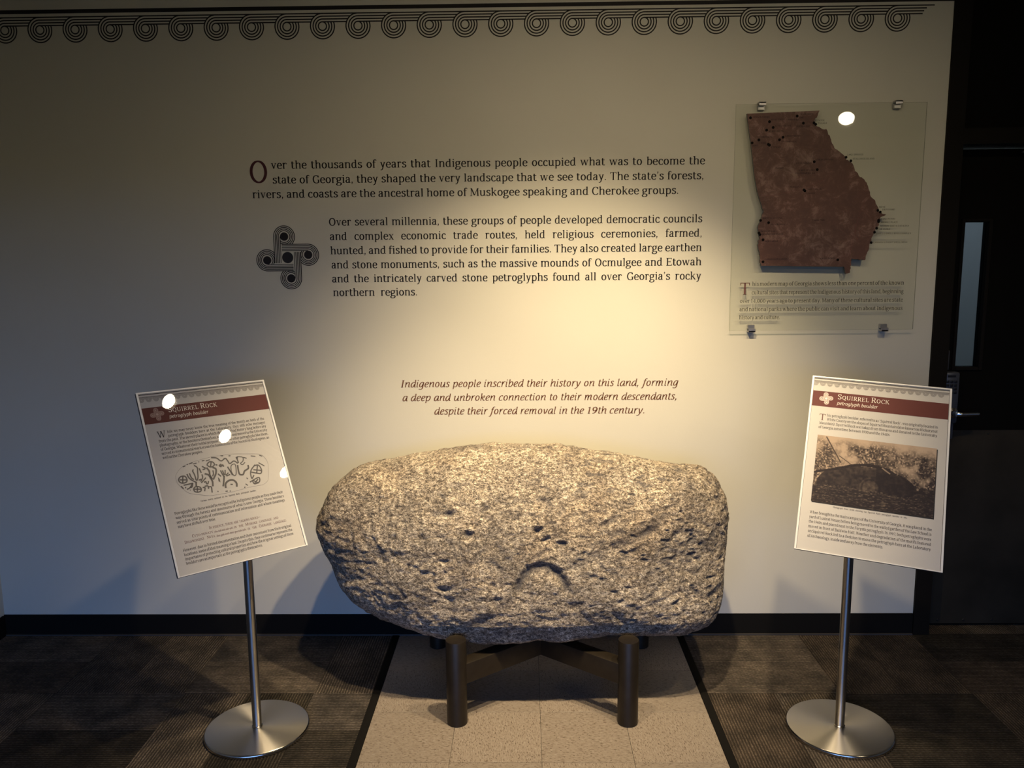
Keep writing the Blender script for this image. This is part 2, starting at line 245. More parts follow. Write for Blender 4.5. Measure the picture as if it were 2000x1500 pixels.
ITALIC = {
 'a': (52, [('c', [(41, 50), (30, 53.5), (17, 46), (8, 26), (12, 5), (22, 2), (32, 12), (40, 34)], .85)] + _it(42)),
 'b': (51, _it(12, 77, exit=False) + [('c', [(12, 30), (20, 47), (32, 53), (42, 44), (43, 24), (34, 6), (22, 2), (12, 6)], .85)]),
 'c': (42, [('c', [(38, 45), (30, 53), (17, 48), (8, 27), (12, 7), (23, 2), (36, 8)], .85)]),
 'd': (53, [('c', [(41, 50), (30, 53.5), (17, 46), (8, 26), (12, 5), (22, 2), (32, 12), (40, 34)], .85)] + _it(43, 77)),
 'e': (43, [('c', [(10, 24), (28, 30), (37, 41), (30, 53), (17, 48), (8, 27), (12, 7), (23, 2), (37, 9)], .85)]),
 'f': (32, [('c', [(38, 76), (27, 76), (19, 62), (15, 20), (11, -10), (4, -21), (-5, -20)], .85), ('l', [(5, 52), (34, 52)], 4)]),
 'g': (51, [('c', [(41, 50), (30, 53.5), (17, 46), (8, 26), (12, 7), (22, 4), (32, 14), (40, 34)], .85), ('c', [(42, 54), (40, 14), (38, -10), (26, -22), (6, -18)], .85)]),
 'h': (55, _it(12, 77, exit=False) + [('c', [(12, 26), (22, 44), (34, 53), (43, 47), (42, 20), (44, 4), (54, 5)], .85)]),
 'i': (27, _it(12) + [('d', 13, 71, 5.3)]), 'l': (27, _it(12, 77)),
 'k': (50, _it(12, 77, exit=False) + [('c', [(12, 26), (24, 42), (36, 53), (42, 44), (34, 32), (18, 28)], .7), ('l', [(20, 28), (38, 3), (47, 5)], 7)]),
 'm': (82, _it(12, exit=False) + [('c', [(12, 26), (20, 44), (30, 53), (37, 47), (37, 30), (37, 0)], .85), ('c', [(37, 26), (46, 44), (57, 53), (64, 47), (63, 20), (65, 4), (75, 5)], .85)]),
 'n': (56, _it(12, exit=False) + [('c', [(12, 26), (22, 44), (34, 53), (43, 47), (42, 20), (44, 4), (54, 5)], .85)]),
 'o': (49, [('e', 24.5, 27.5, 15.5, 25.5)]),
 'p': (52, [('l', [(12, -22), (12, 54)], 7.5), ('l', [(4, 48), (12, 53)], 3.6), ('c', [(12, 30), (21, 47), (33, 53), (43, 44), (44, 24), (35, 6), (24, 2), (13, 7)], .85)]),
 'r': (39, _it(12, exit=False) + [('c', [(12, 26), (20, 44), (28, 53), (38, 51)], .85)]),
 's': (38, [('c', [(33, 45), (28, 52), (18, 53), (11, 44), (17, 33), (28, 24), (30, 12), (22, 2.5), (12, 3), (5, 9)], .85)]),
 't': (31, [('c', [(14, 67), (13, 30), (14, 8), (21, 2), (30, 7)], .85), ('l', [(4, 52), (30, 52)], 4)]),
 'u': (55, [('l', [(4, 48), (12, 53)], 3.6), ('c', [(12, 54), (11, 22), (14, 5), (23, 2), (34, 12), (42, 32)], .85)] + _it(43)),
 'v': (49, [('c', [(8, 52), (14, 40), (22, 3), (36, 24), (42, 52)], .85)]),
 'w': (72, [('c', [(8, 52), (14, 36), (20, 3), (32, 26), (37, 50)], .85), ('c', [(37, 50), (40, 26), (46, 3), (60, 24), (65, 52)], .85)]),
 'y': (49, [('c', [(6, 52), (14, 40), (22, 5)], .85), ('c', [(43, 53), (35, 22), (22, -6), (8, -21), (-2, -19)], .8)]),
}
def catmull(P, n):
    P = [np.array(p, float) for p in P]; Q = [2*P[0]-P[1]] + P + [2*P[-1]-P[-2]]; out = []
    for i in range(1, len(Q)-2):
        for k in range(n):
            t = k/n; a, b, c, d = Q[i-1], Q[i], Q[i+1], Q[i+2]
            out.append(.5*((2*b)+(c-a)*t+(2*a-5*b+4*c-d)*t*t+(3*b-a-3*c+d)*t**3))
    out.append(P[-1]); return np.array(out)
def ribbon(P, w, closed=False):
    """centre line -> quad strip; w a number, or a function of the direction"""
    P = np.asarray(P, float)
    if closed: T = np.roll(P, -1, 0) - np.roll(P, 1, 0)
    else: T = np.gradient(P, axis=0)
    T /= np.maximum(np.linalg.norm(T, axis=1, keepdims=True), 1e-9)
    W = np.array([w(t) for t in T]) if callable(w) else np.full(len(P), float(w))
    N = np.stack([-T[:, 1], T[:, 0]], 1)*W[:, None]/2
    V = np.concatenate([P-N, P+N]); n = len(P); m = n if closed else n-1
    F = [(i, (i+1) % n, n+(i+1) % n, n+i) for i in range(m)]
    return V, F
def polyline_quads(P, w):
    out = []
    for a, b in zip(P[:-1], P[1:]): out.append(ribbon([a, b], w))
    return out
def pen(scale=1.0, wt=1.0):
    return lambda t: (5.0 + 5.6*abs(t[1])**1.25)*scale*wt
_cache = {}
def glyph(ch, italic=False, seg=3, wt=1.0):
    key = (ch, italic, seg, wt)
    if key in _cache: return _cache[key]
    src = ITALIC if italic and ch in ITALIC else GLYPH
    adv, ops = src.get(ch, (25, []))
    V = []; F = []; k = 0
    def put(v, f):
        nonlocal k
        V.append(np.asarray(v, float)); F.extend([tuple(i+k for i in q) for q in f]); k += len(v)
    for o in ops:
        if o[0] == 'c': put(*ribbon(catmull(o[1], seg), pen(o[2] if len(o) > 2 else 1, wt)))
        elif o[0] == 'l':
            for v, f in polyline_quads(o[1], o[2]*(wt if o[2] > 6 else (1+wt)/2)): put(v, f)
        elif o[0] == 'e':
            n = max(10, seg*8); a = np.linspace(0, 2*math.pi, n, endpoint=False)
            put(*ribbon(np.stack([o[1]+o[3]*np.cos(a), o[2]+o[4]*np.sin(a)], 1), pen(1.05 if not italic else .85, wt), True))
        elif o[0] == 'd':
            n = 8; a = np.linspace(0, 2*math.pi, n, endpoint=False); put(np.stack([o[1]+o[3]*np.cos(a), o[2]+o[3]*np.sin(a)], 1), [tuple(range(n))])
        elif o[0] == 's': put([(o[1]-o[3], o[2]), (o[1]+o[3], o[2]), (o[1]+o[3], o[2]+4), (o[1]-o[3], o[2]+4)], [(0, 1, 2, 3)])
        elif o[0] == 'p': put(o[1], [tuple(range(len(o[1])))])
    V = np.concatenate(V) if V else np.zeros((0, 2))
    if italic: V = V.copy(); V[:, 0] += .19*V[:, 1]
    _cache[key] = (adv, V, F); return _cache[key]
def set_line(text, x0, y, size, x1=None, italic=False, xs=1.0, seg=3, wt=1.0, track=0.0, smallcaps=False, align='l'):
    """flat text -> (verts2d, faces). x1 given: the words are justified between x0 and x1."""
    s = size/100.0; items = []; x = 0.0; gaps = 0
    for ch in text:
        if ch == ' ': items.append((None, x)); x += 25*s*xs; gaps += 1; continue
        k = 1.0; c = ch
        if smallcaps and ch.islower(): c = ch.upper(); k = .78
        adv, V, F = glyph(c, italic, seg, wt)
        items.append((V*s*k*np.array([xs, 1]), F, x, gaps)); x += (adv*k*xs+track)*s
    width = x - track*s; extra = 0.0; fit = 1.0
    if x1 is not None:
        extra = (x1-x0-width)/max(gaps, 1)
        if extra < -9*s*xs: fit = (x1-x0)/(width-9*s*xs*gaps); extra = -9*s*xs*fit
        if gaps == 0: extra = 0; fit = (x1-x0)/width
    if align == 'c': x0 -= width/2
    if align == 'r': x0 -= width
    VV = []; FF = []; n = 0
    for it in items:
        if it[0] is None or len(it[0]) == 0: continue
        v = it[0].copy(); v[:, 0] = v[:, 0]*fit + it[2]*fit + it[3]*extra + x0; v[:, 1] += y
        VV.append(v); FF.extend([tuple(i+n for i in f) for f in it[1]]); n += len(v)
    return (np.concatenate(VV) if VV else np.zeros((0, 2))), FF
def width_of(text, size, italic=False, xs=1.0, track=0.0):
    return sum(25*xs if c == ' ' else glyph(c, italic, 3)[0]*xs+track for c in text)*size/100

# ---------------------------------------------------------------- setting
XL, XR, ZC, YB = -2.372, 4.2, 2.95, -6.0
def shell(name, dims, mat): return struct(boxobj(name, dims, mat))
shell('wall_back', (XL-.15, 1.640, 0, .15, -.02, ZC), M_WALL)
struct(boxobj('wall_back_right', (2.70, XR+.15, 0, .15, -.02, ZC), M_WALL)).name = 'wall_back.001'
shell('wall_left', (XL-.15, XL, YB-.2, 0, -.02, ZC), M_WALL)
shell('wall_right', (XR, XR+.15, YB-.2, 0, -.02, ZC), M_WALL)
shell('ceiling', (XL-.15, XR+.15, YB-.2, .15, ZC, ZC+.1), M_CEIL)
bm = bmesh.new(); x0, x1, z0, z1, y = WIN
box(bm, XL-.15, x0, YB-.2, YB, -.02, ZC); box(bm, x1, XR+.15, YB-.2, YB, -.02, ZC); box(bm, x0, x1, YB-.2, YB, z1, ZC); box(bm, x0, x1, YB-.2, YB, -.02, z0)
struct(bm_obj('wall_front', bm, M_WALL))
bm = bmesh.new()
for xx in np.linspace(x0, x1, 5): box(bm, xx-.025, xx+.025, YB-.15, YB-.09, z0, z1)
box(bm, x0, x1, YB-.15, YB-.09, z1-.05, z1); box(bm, x0, x1, YB-.15, YB-.09, z0, z0+.05)
struct(bm_obj('window_1', bm, M_FRAME))
shell('baseboard_back', (XL, 1.638, -.006, 0, 0, .0955), M_BLACK)
shell('trim_1', (XL, 1.638, -.014, -.006, 0, .006), M_TOE)
shell('baseboard_left', (XL, XL+.006, YB, -.014, 0, .0955), M_BLACK)
# floor: sub-floor, vinyl tiles of the strip, metal edge strips and carpet tiles
floor = struct(boxobj('floor', (XL-.15, XR+.15, YB-.2, 1.9, -.12, -.005), flat('dark floor adhesive', (.02, .017, .014), .9)))
T = .3048
def vinyl_mat(name, ang, tone):
    k = NT(name); a = k.coords((1, 1, 1), (0, 0, ang)); mp = k.n('Mapping', Vector=(a, 0)); mp.inputs['Scale'].default_value = (60, 260, 60)
    n1 = k.n('TexNoise', Vector=mp, Scale=1.0, Detail=3.0, Distortion=.6); mp2 = k.n('Mapping', Vector=(a, 0)); mp2.inputs['Scale'].default_value = (90, 330, 60); mp2.inputs['Location'].default_value = (3, 5, 1)
    n2 = k.n('TexNoise', Vector=mp2, Scale=1.0, Detail=2.0, Distortion=.4)
    r1 = k.ramp(n1, 0, [(.32, (.25*tone, .19*tone, .145*tone)), (.40, (.46*tone, .385*tone, .31*tone)), (.60, (.52*tone, .44*tone, .36*tone)), (.70, (.62*tone, .56*tone, .48*tone))])
    r2 = k.ramp(n2, 0, [(.33, (.0, .0, .0)), (.42, (1, 1, 1))])
    mx = k.n('Mix', data_type='RGBA'); k.link(r2, 0, mx, 0); mx.inputs[6].default_value = (.075, .050, .035, 1); k.link(r1, 0, mx, 7); k.link(mx, 2, k.b, 'Base Color'); k.set(Roughness=.42); return k.m
VM = [vinyl_mat('vinyl tile fleck lengthwise', 0.15, .47), vinyl_mat('vinyl tile fleck crosswise', 1.45, .50)]
def tile_mesh(name, w, d, h, bev, mat):
    bm = bmesh.new(); box(bm, -w/2, w/2, -d/2, d/2, -h, 0, bevel=bev); me = bpy.data.meshes.new(name); bmesh.ops.recalc_face_normals(bm, faces=bm.faces); bm.to_mesh(me); bm.free(); me.materials.append(mat); return me
vm = [tile_mesh('vinyl_tile_a', T-.0011, T-.0011, .0045, .0003, VM[0]), tile_mesh('vinyl_tile_b', T-.0011, T-.0011, .0045, .0003, VM[1])]
ys = [-.0140-(.3257-.0140)/2]
me0 = [tile_mesh('vinyl_tile_c', T-.0011, .3257-.0145-.001, .0045, .0003, VM[j]) for j in (0, 1)]
for row in range(9):
    for c_ in range(4):
        j = (row+c_) % 2
        o = bpy.data.objects.new('vinyl_tile', me0[j] if row == 0 else vm[j]); COL.objects.link(o); o.parent = floor
        o.location = ((c_-1.5)*T, ys[0] if row == 0 else -.3257-(row-.5)*T, 0)
        o.rotation_euler = (0, 0, math.pi*((row*7+c_*3) % 2) if row else 0)
for s_ in (-1, 1):
    xx = s_*(2*T+.015)
    e = boxobj('edge_strip', (xx-.0145, xx+.0145, -3.05, -.0145, -.005, .0025), M_BLACK, floor, bevel=.0012)
# carpet tiles: each its own slab, ribs turned a quarter from one to the next
def carpet_mat(name, base, seed):
    k = NT(name); a = k.coords((1, 1, 1), loc=(seed, seed*.7, 0))
    oi = k.n('ObjectInfo')
    add = k.n('VectorMath', operation='ADD', _0=(a, 0)); sc = k.n('VectorMath', operation='SCALE', _0=(oi, 'Location')); sc.inputs['Scale'].default_value = 3.1; k.link(sc, 0, add, 1)
    mp = k.n('Mapping', Vector=(add, 0)); mp.inputs['Scale'].default_value = (80, 125, 60)
    v = k.n('TexVoronoi', Vector=(mp, 0), Scale=1.0, Randomness=.55)
    w = k.n('TexWave', Vector=(add, 0), Scale=30.0, Distortion=1.6, bands_direction='Y'); w.inputs['Detail Scale'].default_value = 3
    n1 = k.n('TexNoise', Vector=(add, 0), Scale=9.0, Detail=3.0); n3 = k.n('TexNoise', Vector=(add, 0), Scale=420.0, Detail=2.0)
    hv = k.n('Math', operation='SUBTRACT', _0=1.0, _1=(v, 0)); h2 = k.n('Math', operation='MULTIPLY', _0=(hv, 0), _1=(w, 1)); h3 = k.n('Math', operation='MULTIPLY_ADD', _0=(n3, 0), _1=.5, _2=(h2, 0))
    r = k.ramp(h3, 0, [(.25, tuple(.40*x for x in base)), (.62, base), (1.0, tuple(1.9*x for x in base))])
    ml = k.n('Mix', data_type='RGBA', blend_type='MULTIPLY'); ml.inputs[0].default_value = 1; k.link(r, 0, ml, 6); r2 = k.ramp(n1, 0, [(.35, (.62, .62, .62)), (.65, (1.25, 1.2, 1.15))]); k.link(r2, 0, ml, 7)
    k.link(ml, 2, k.b, 'Base Color'); k.set(Roughness=.95); k.b.inputs['Specular IOR Level'].default_value = .12; k.bump(h3, 0, 1.0, .006); return k.m
CM = [carpet_mat('umber loop carpet', (.118, .100, .082), 1.0), carpet_mat('grey brown loop carpet', (.088, .077, .067), 2.3), carpet_mat('rust brown loop carpet', (.082, .066, .052), 3.9), carpet_mat('dark olive loop carpet', (.047, .041, .033), 5.1)]
PW, PL = .25, .50
cmesh = [tile_mesh('carpet_tile', PL-.0008, PW-.0008, .005, .0006, m_) for m_ in CM]
cmesh2 = [tile_mesh('carpet_tile', PW-.0008, PL-.0008, .005, .0006, m_) for m_ in CM]
def carpet_zone(xa, xb, ya, yb):
    # basket-weave of 0.25 x 0.5 m carpet tiles, cut at the edges
    nx = int(math.ceil((xb-xa)/.5)); ny = int(math.ceil((yb-ya)/.5))
    for i in range(nx):
        for j in range(ny):
            for h in (0, 1):
                if (i+j) % 2: cx0, cy0, w_, d_ = xa+i*.5, ya+j*.5+h*.25, .5, .25
                else: cx0, cy0, w_, d_ = xa+i*.5+h*.25, ya+j*.5, .25, .5
                x1_, y1_ = min(cx0+w_, xb), min(cy0+d_, yb)
                if x1_-cx0 < .01 or y1_-cy0 < .01: continue
                q = random.randrange(4)
                me = tile_mesh('carpet_tile', x1_-cx0-.0008, y1_-cy0-.0008, .005, .0006, CM[q])
                o = bpy.data.objects.new('carpet_tile', me); COL.objects.link(o); o.parent = floor; o.location = ((cx0+x1_)/2, (cy0+y1_)/2, 0)
                if (i+j) % 2 == 0:
                    if abs((x1_-cx0)-.25) < .01 or True:
                        R_ = Matrix.Rotation(math.pi/2, 4, 'Z'); me.transform(R_.inverted()); o.rotation_euler = (0, 0, math.pi/2)
carpet_zone(XL+.0065, -2*T-.030, -2.0, -.0145)
carpet_zone(2*T+.030, 1.638, -2.0, -.0145)
carpet_zone(1.638, 3.0, -2.0, .13)
far = boxobj('carpet_field', (XL+.0065, -2*T-.030, YB, -2.0005, -.005, 0), CM[1], floor)
far = boxobj('carpet_field', (2*T+.030, XR, YB, -2.0005, -.005, 0), CM[0], floor); far = boxobj('carpet_field', (-2*T-.03, 2*T+.03, YB, -3.051, -.005, 0), CM[2], floor)
far = boxobj('carpet_field', (3.0005, XR, -2.0, -.0005, -.005, 0), CM[3], floor)
# door: steel frame, leaf, lite, hardware
bm = bmesh.new(); box(bm, 1.6405, 1.709, -.012, .15, 0, 2.0785); box(bm, 2.63, 2.70, -.012, .15, 0, 2.0785); box(bm, 1.6405, 2.70, -.012, .15, 2.079, 2.14); box(bm, 1.6405, 1.709, -.012, .15, 2.14, ZC-.001); box(bm, 2.63, 2.70, -.012, .15, 2.14, ZC-.001)
fr_ = struct(bm_obj('trim_2', bm, M_FRAME))
tp = struct(boxobj('trim_3', (1.7095, 2.6295, .06, .10, 2.1405, ZC-.001), M_DOOR)); 
door = bpy.data.objects.new('door_1', None); COL.objects.link(door); door.location = (1.712, .10, 0); struct(door)
def D(name, dims, mat, bevel=0, parent=None):
    x0, x1, y0, y1, z0, z1 = dims; p0 = parent or door
    return boxobj(name, (x0-1.712, x1-1.712, y0-.10, y1-.10, z0, z1), mat, p0, bevel)
bm = bmesh.new(); X0, X1, Z0, Z1 = 1.7845, 1.885, 1.168, 1.776
for d in ((1.712, X0, .005, 2.07), (X1, 2.625, .005, 2.07), (X0, X1, .005, Z0), (X0, X1, Z1, 2.07)): box(bm, d[0]-1.712, d[1]-1.712, -.02, .025, d[2], d[3])
leaf = bm_obj('door_leaf', bm, M_DOOR, door)
bm = bmesh.new(); g = .014
for d in ((X0-g, X0, Z0-g, Z1+g), (X1, X1+g, Z0-g, Z1+g), (X0, X1, Z0-g, Z0), (X0, X1, Z1, Z1+g)): box(bm, d[0]-1.712, d[1]-1.712, -.028, -.0205, d[2], d[3], bevel=.002)
bm_obj('lite_frame', bm, M_FRAME, door)
k = NT('wired safety glass'); k.t.nodes.remove(k.b); tr = k.n('BsdfTransparent', Color=(.75, .80, .85, 1)); gl = k.n('BsdfGlossy', Roughness=.05); fr = k.n('Fresnel', IOR=1.5); mx = k.n('MixShader', _0=(fr, 0), _1=(tr, 0), _2=(gl, 0)); k.t.links.new(mx.outputs[0], k.out.inputs[0]); M_GLASS = k.m
D('lite_glass', (X0, X1, .098, .104, Z0, Z1), M_GLASS)
kp = D('kick_plate', (1.735, 2.60, .0785, .0797, .012, .893), M_KICK, .0004)
M_SCREW = flat('kick plate screw', (.012, .011, .010), .4)
for sx_, sz_ in [(1.79, .878), (1.95, .878), (2.11, .878), (2.27, .878), (1.79, .028), (1.905, .028), (2.03, .028), (2.27, .028)]:
    bm = bmesh.new(); lathe(bm, [(0, .0022), (.004, .0018), (.0055, 0)], 12, Matrix.Translation((sx_-1.712, -.0215, sz_)) @ Matrix.Rotation(math.pi/2, 4, 'X')); bm_obj('screw', bm, M_SCREW, door)
M_KEY = flat('grey cast lock', (.075, .082, .10), .4, .5)
lk = D('keypad_lock', (1.728, 1.792, .038, .0795, .93, 1.152), M_KEY, .010)
M_BTN = flat('black rubber key', (.008, .008, .01), .4)
for rr in range(4):
    for cc_ in range(3): D('key', (1.7335+cc_*.0165, 1.7335+cc_*.0165+.0125, .0350, .0385, 1.106-rr*.0155, 1.117-rr*.0155), M_BTN, .001, lk if False else door)
D('lock_label', (1.738, 1.772, .0366, .0381, 1.130, 1.139), M_BTN)
D('lock_skirt', (1.734, 1.786, .055, .0795, .86, .93), M_KEY, .004)
D('latch_plate', (1.722, 1.757, .0715, .0795, 1.158, 1.240), flat('grey latch plate', (.06, .058, .062), .5, .4), .001)
bm = bmesh.new(); R90 = Matrix.Rotation(math.pi/2, 4, 'X')
lathe(bm, [(0, .0), (.022, .0), (.022, .006), (.012, .012), (.012, .035), (.0, .036)], 24, Matrix.Translation((.055, -.062, .978)) @ R90)
pts = catmull([(.055, -.098), (.075, -.104), (.105, -.100), (.150, -.094)], 6); rings = []
for i_, (px_, py_) in enumerate(pts):
    t_ = i_/(len(pts)-1); rw, rh = .0075-.001*t_, .0105-.002*t_
    rings.append([bm.verts.new((px_, py_+rw*math.sin(a), .978+rh*math.cos(a))) for a in np.linspace(0, 2*math.pi, 12, endpoint=False)])
for A, B in zip(rings[:-1], rings[1:]):
    for i_ in range(12): bm.faces.new((A[i_], A[(i_+1) % 12], B[(i_+1) % 12], B[i_]))
bm.faces.new(rings[0]); bm.faces.new(rings[-1][::-1])
h_ = bm_obj('door_handle', bm, flat('chrome lever', (.75, .74, .72), .15, 1.0), door, 50)
D('glint_bar', (1.98, 2.30, .04, .055, 2.050, 2.056), flat('glint bar steel', (.35, .35, .35), .4, 1.0), .001)  # thin steel bar added for the glint line along the door top
# corridor beyond the glass
shell('wall_corridor', (1.3, 3.2, 1.5, 1.6, 0, 2.6), M_WALL); struct(boxobj('wall_corridor', (1.2, 1.3, .16, 1.6, 0, 2.6), M_WALL)); struct(boxobj('wall_corridor', (3.2, 3.3, .16, 1.6, 0, 2.6), M_WALL)); struct(boxobj('ceiling', (1.2, 3.3, .15, 1.6, 2.6, 2.7), M_CEIL))
cl = bpy.data.lights.new('corridor_light', 'AREA'); cl.size = .8; cl.energy = 7; cl.color = (.62, .76, 1); cob = bpy.data.objects.new('corridor_light', cl); COL.objects.link(cob); cob.location = (2.2, .8, 2.55)
# ---------------------------------------------------------------- ceiling track and spotlights (out of frame; mirrored in the glossy panels)
tr_ = boxobj('light_track', (-1.7, 2.2, -1.418, -1.382, ZC-.03, ZC-.0005), M_HOUSE); tag(tr_, 'white lighting track on the ceiling parallel to the wall', 'track')
def spot(x, y, z, aim, watts, cone, spill, lr, label):
    t = thing('ceiling_spotlight', label, 'spotlight', (x, y, ZC-.03 if lr < .05 else ZC-.0005), 'ceiling spotlights'); zt = t.location.z
    d = (Vector(aim)-Vector((x, y, z))).normalized(); q = d.to_track_quat('-Z', 'Y').to_matrix().to_4x4(); q.translation = Vector((0, 0, z-zt)); f = lr/.045
    bm = bmesh.new(); lathe(bm, [(.046*f, .004), (.049*f, -.012*f), (.056*f, -.014*f), (.058*f, .0), (.058*f, .10), (.045*f, .135), (.0, .14)], 32, q); bm_obj('housing', bm, M_HOUSE, t, 40)
    bm = bmesh.new(); lathe(bm, [(0, .003), (.045*f, .003)], 32, q); bm_obj('lens', bm, M_LENS, t)
    s0 = q @ Vector((0, 0, .12)); bm = bmesh.new(); lathe(bm, [(.008, s0.z-.01), (.008, 0.0)], 10, Matrix.Translation((s0.x, s0.y, 0))); bm_obj('stem', bm, M_HOUSE, t)
    for w_, c_ in ((watts, cone), (spill, 150)):
        L = bpy.data.lights.new('spot_beam', 'SPOT'); L.energy = w_; L.color = WARM; L.spot_size = math.radians(c_); L.spot_blend = 1.0; L.shadow_soft_size = .03
        lo = bpy.data.objects.new('spot_beam', L); COL.objects.link(lo); lo.parent = t; q2 = q.copy(); q2.translation = q2.translation + d*.022*f; lo.matrix_local = q2
for a in SPOTS: spot(*a)

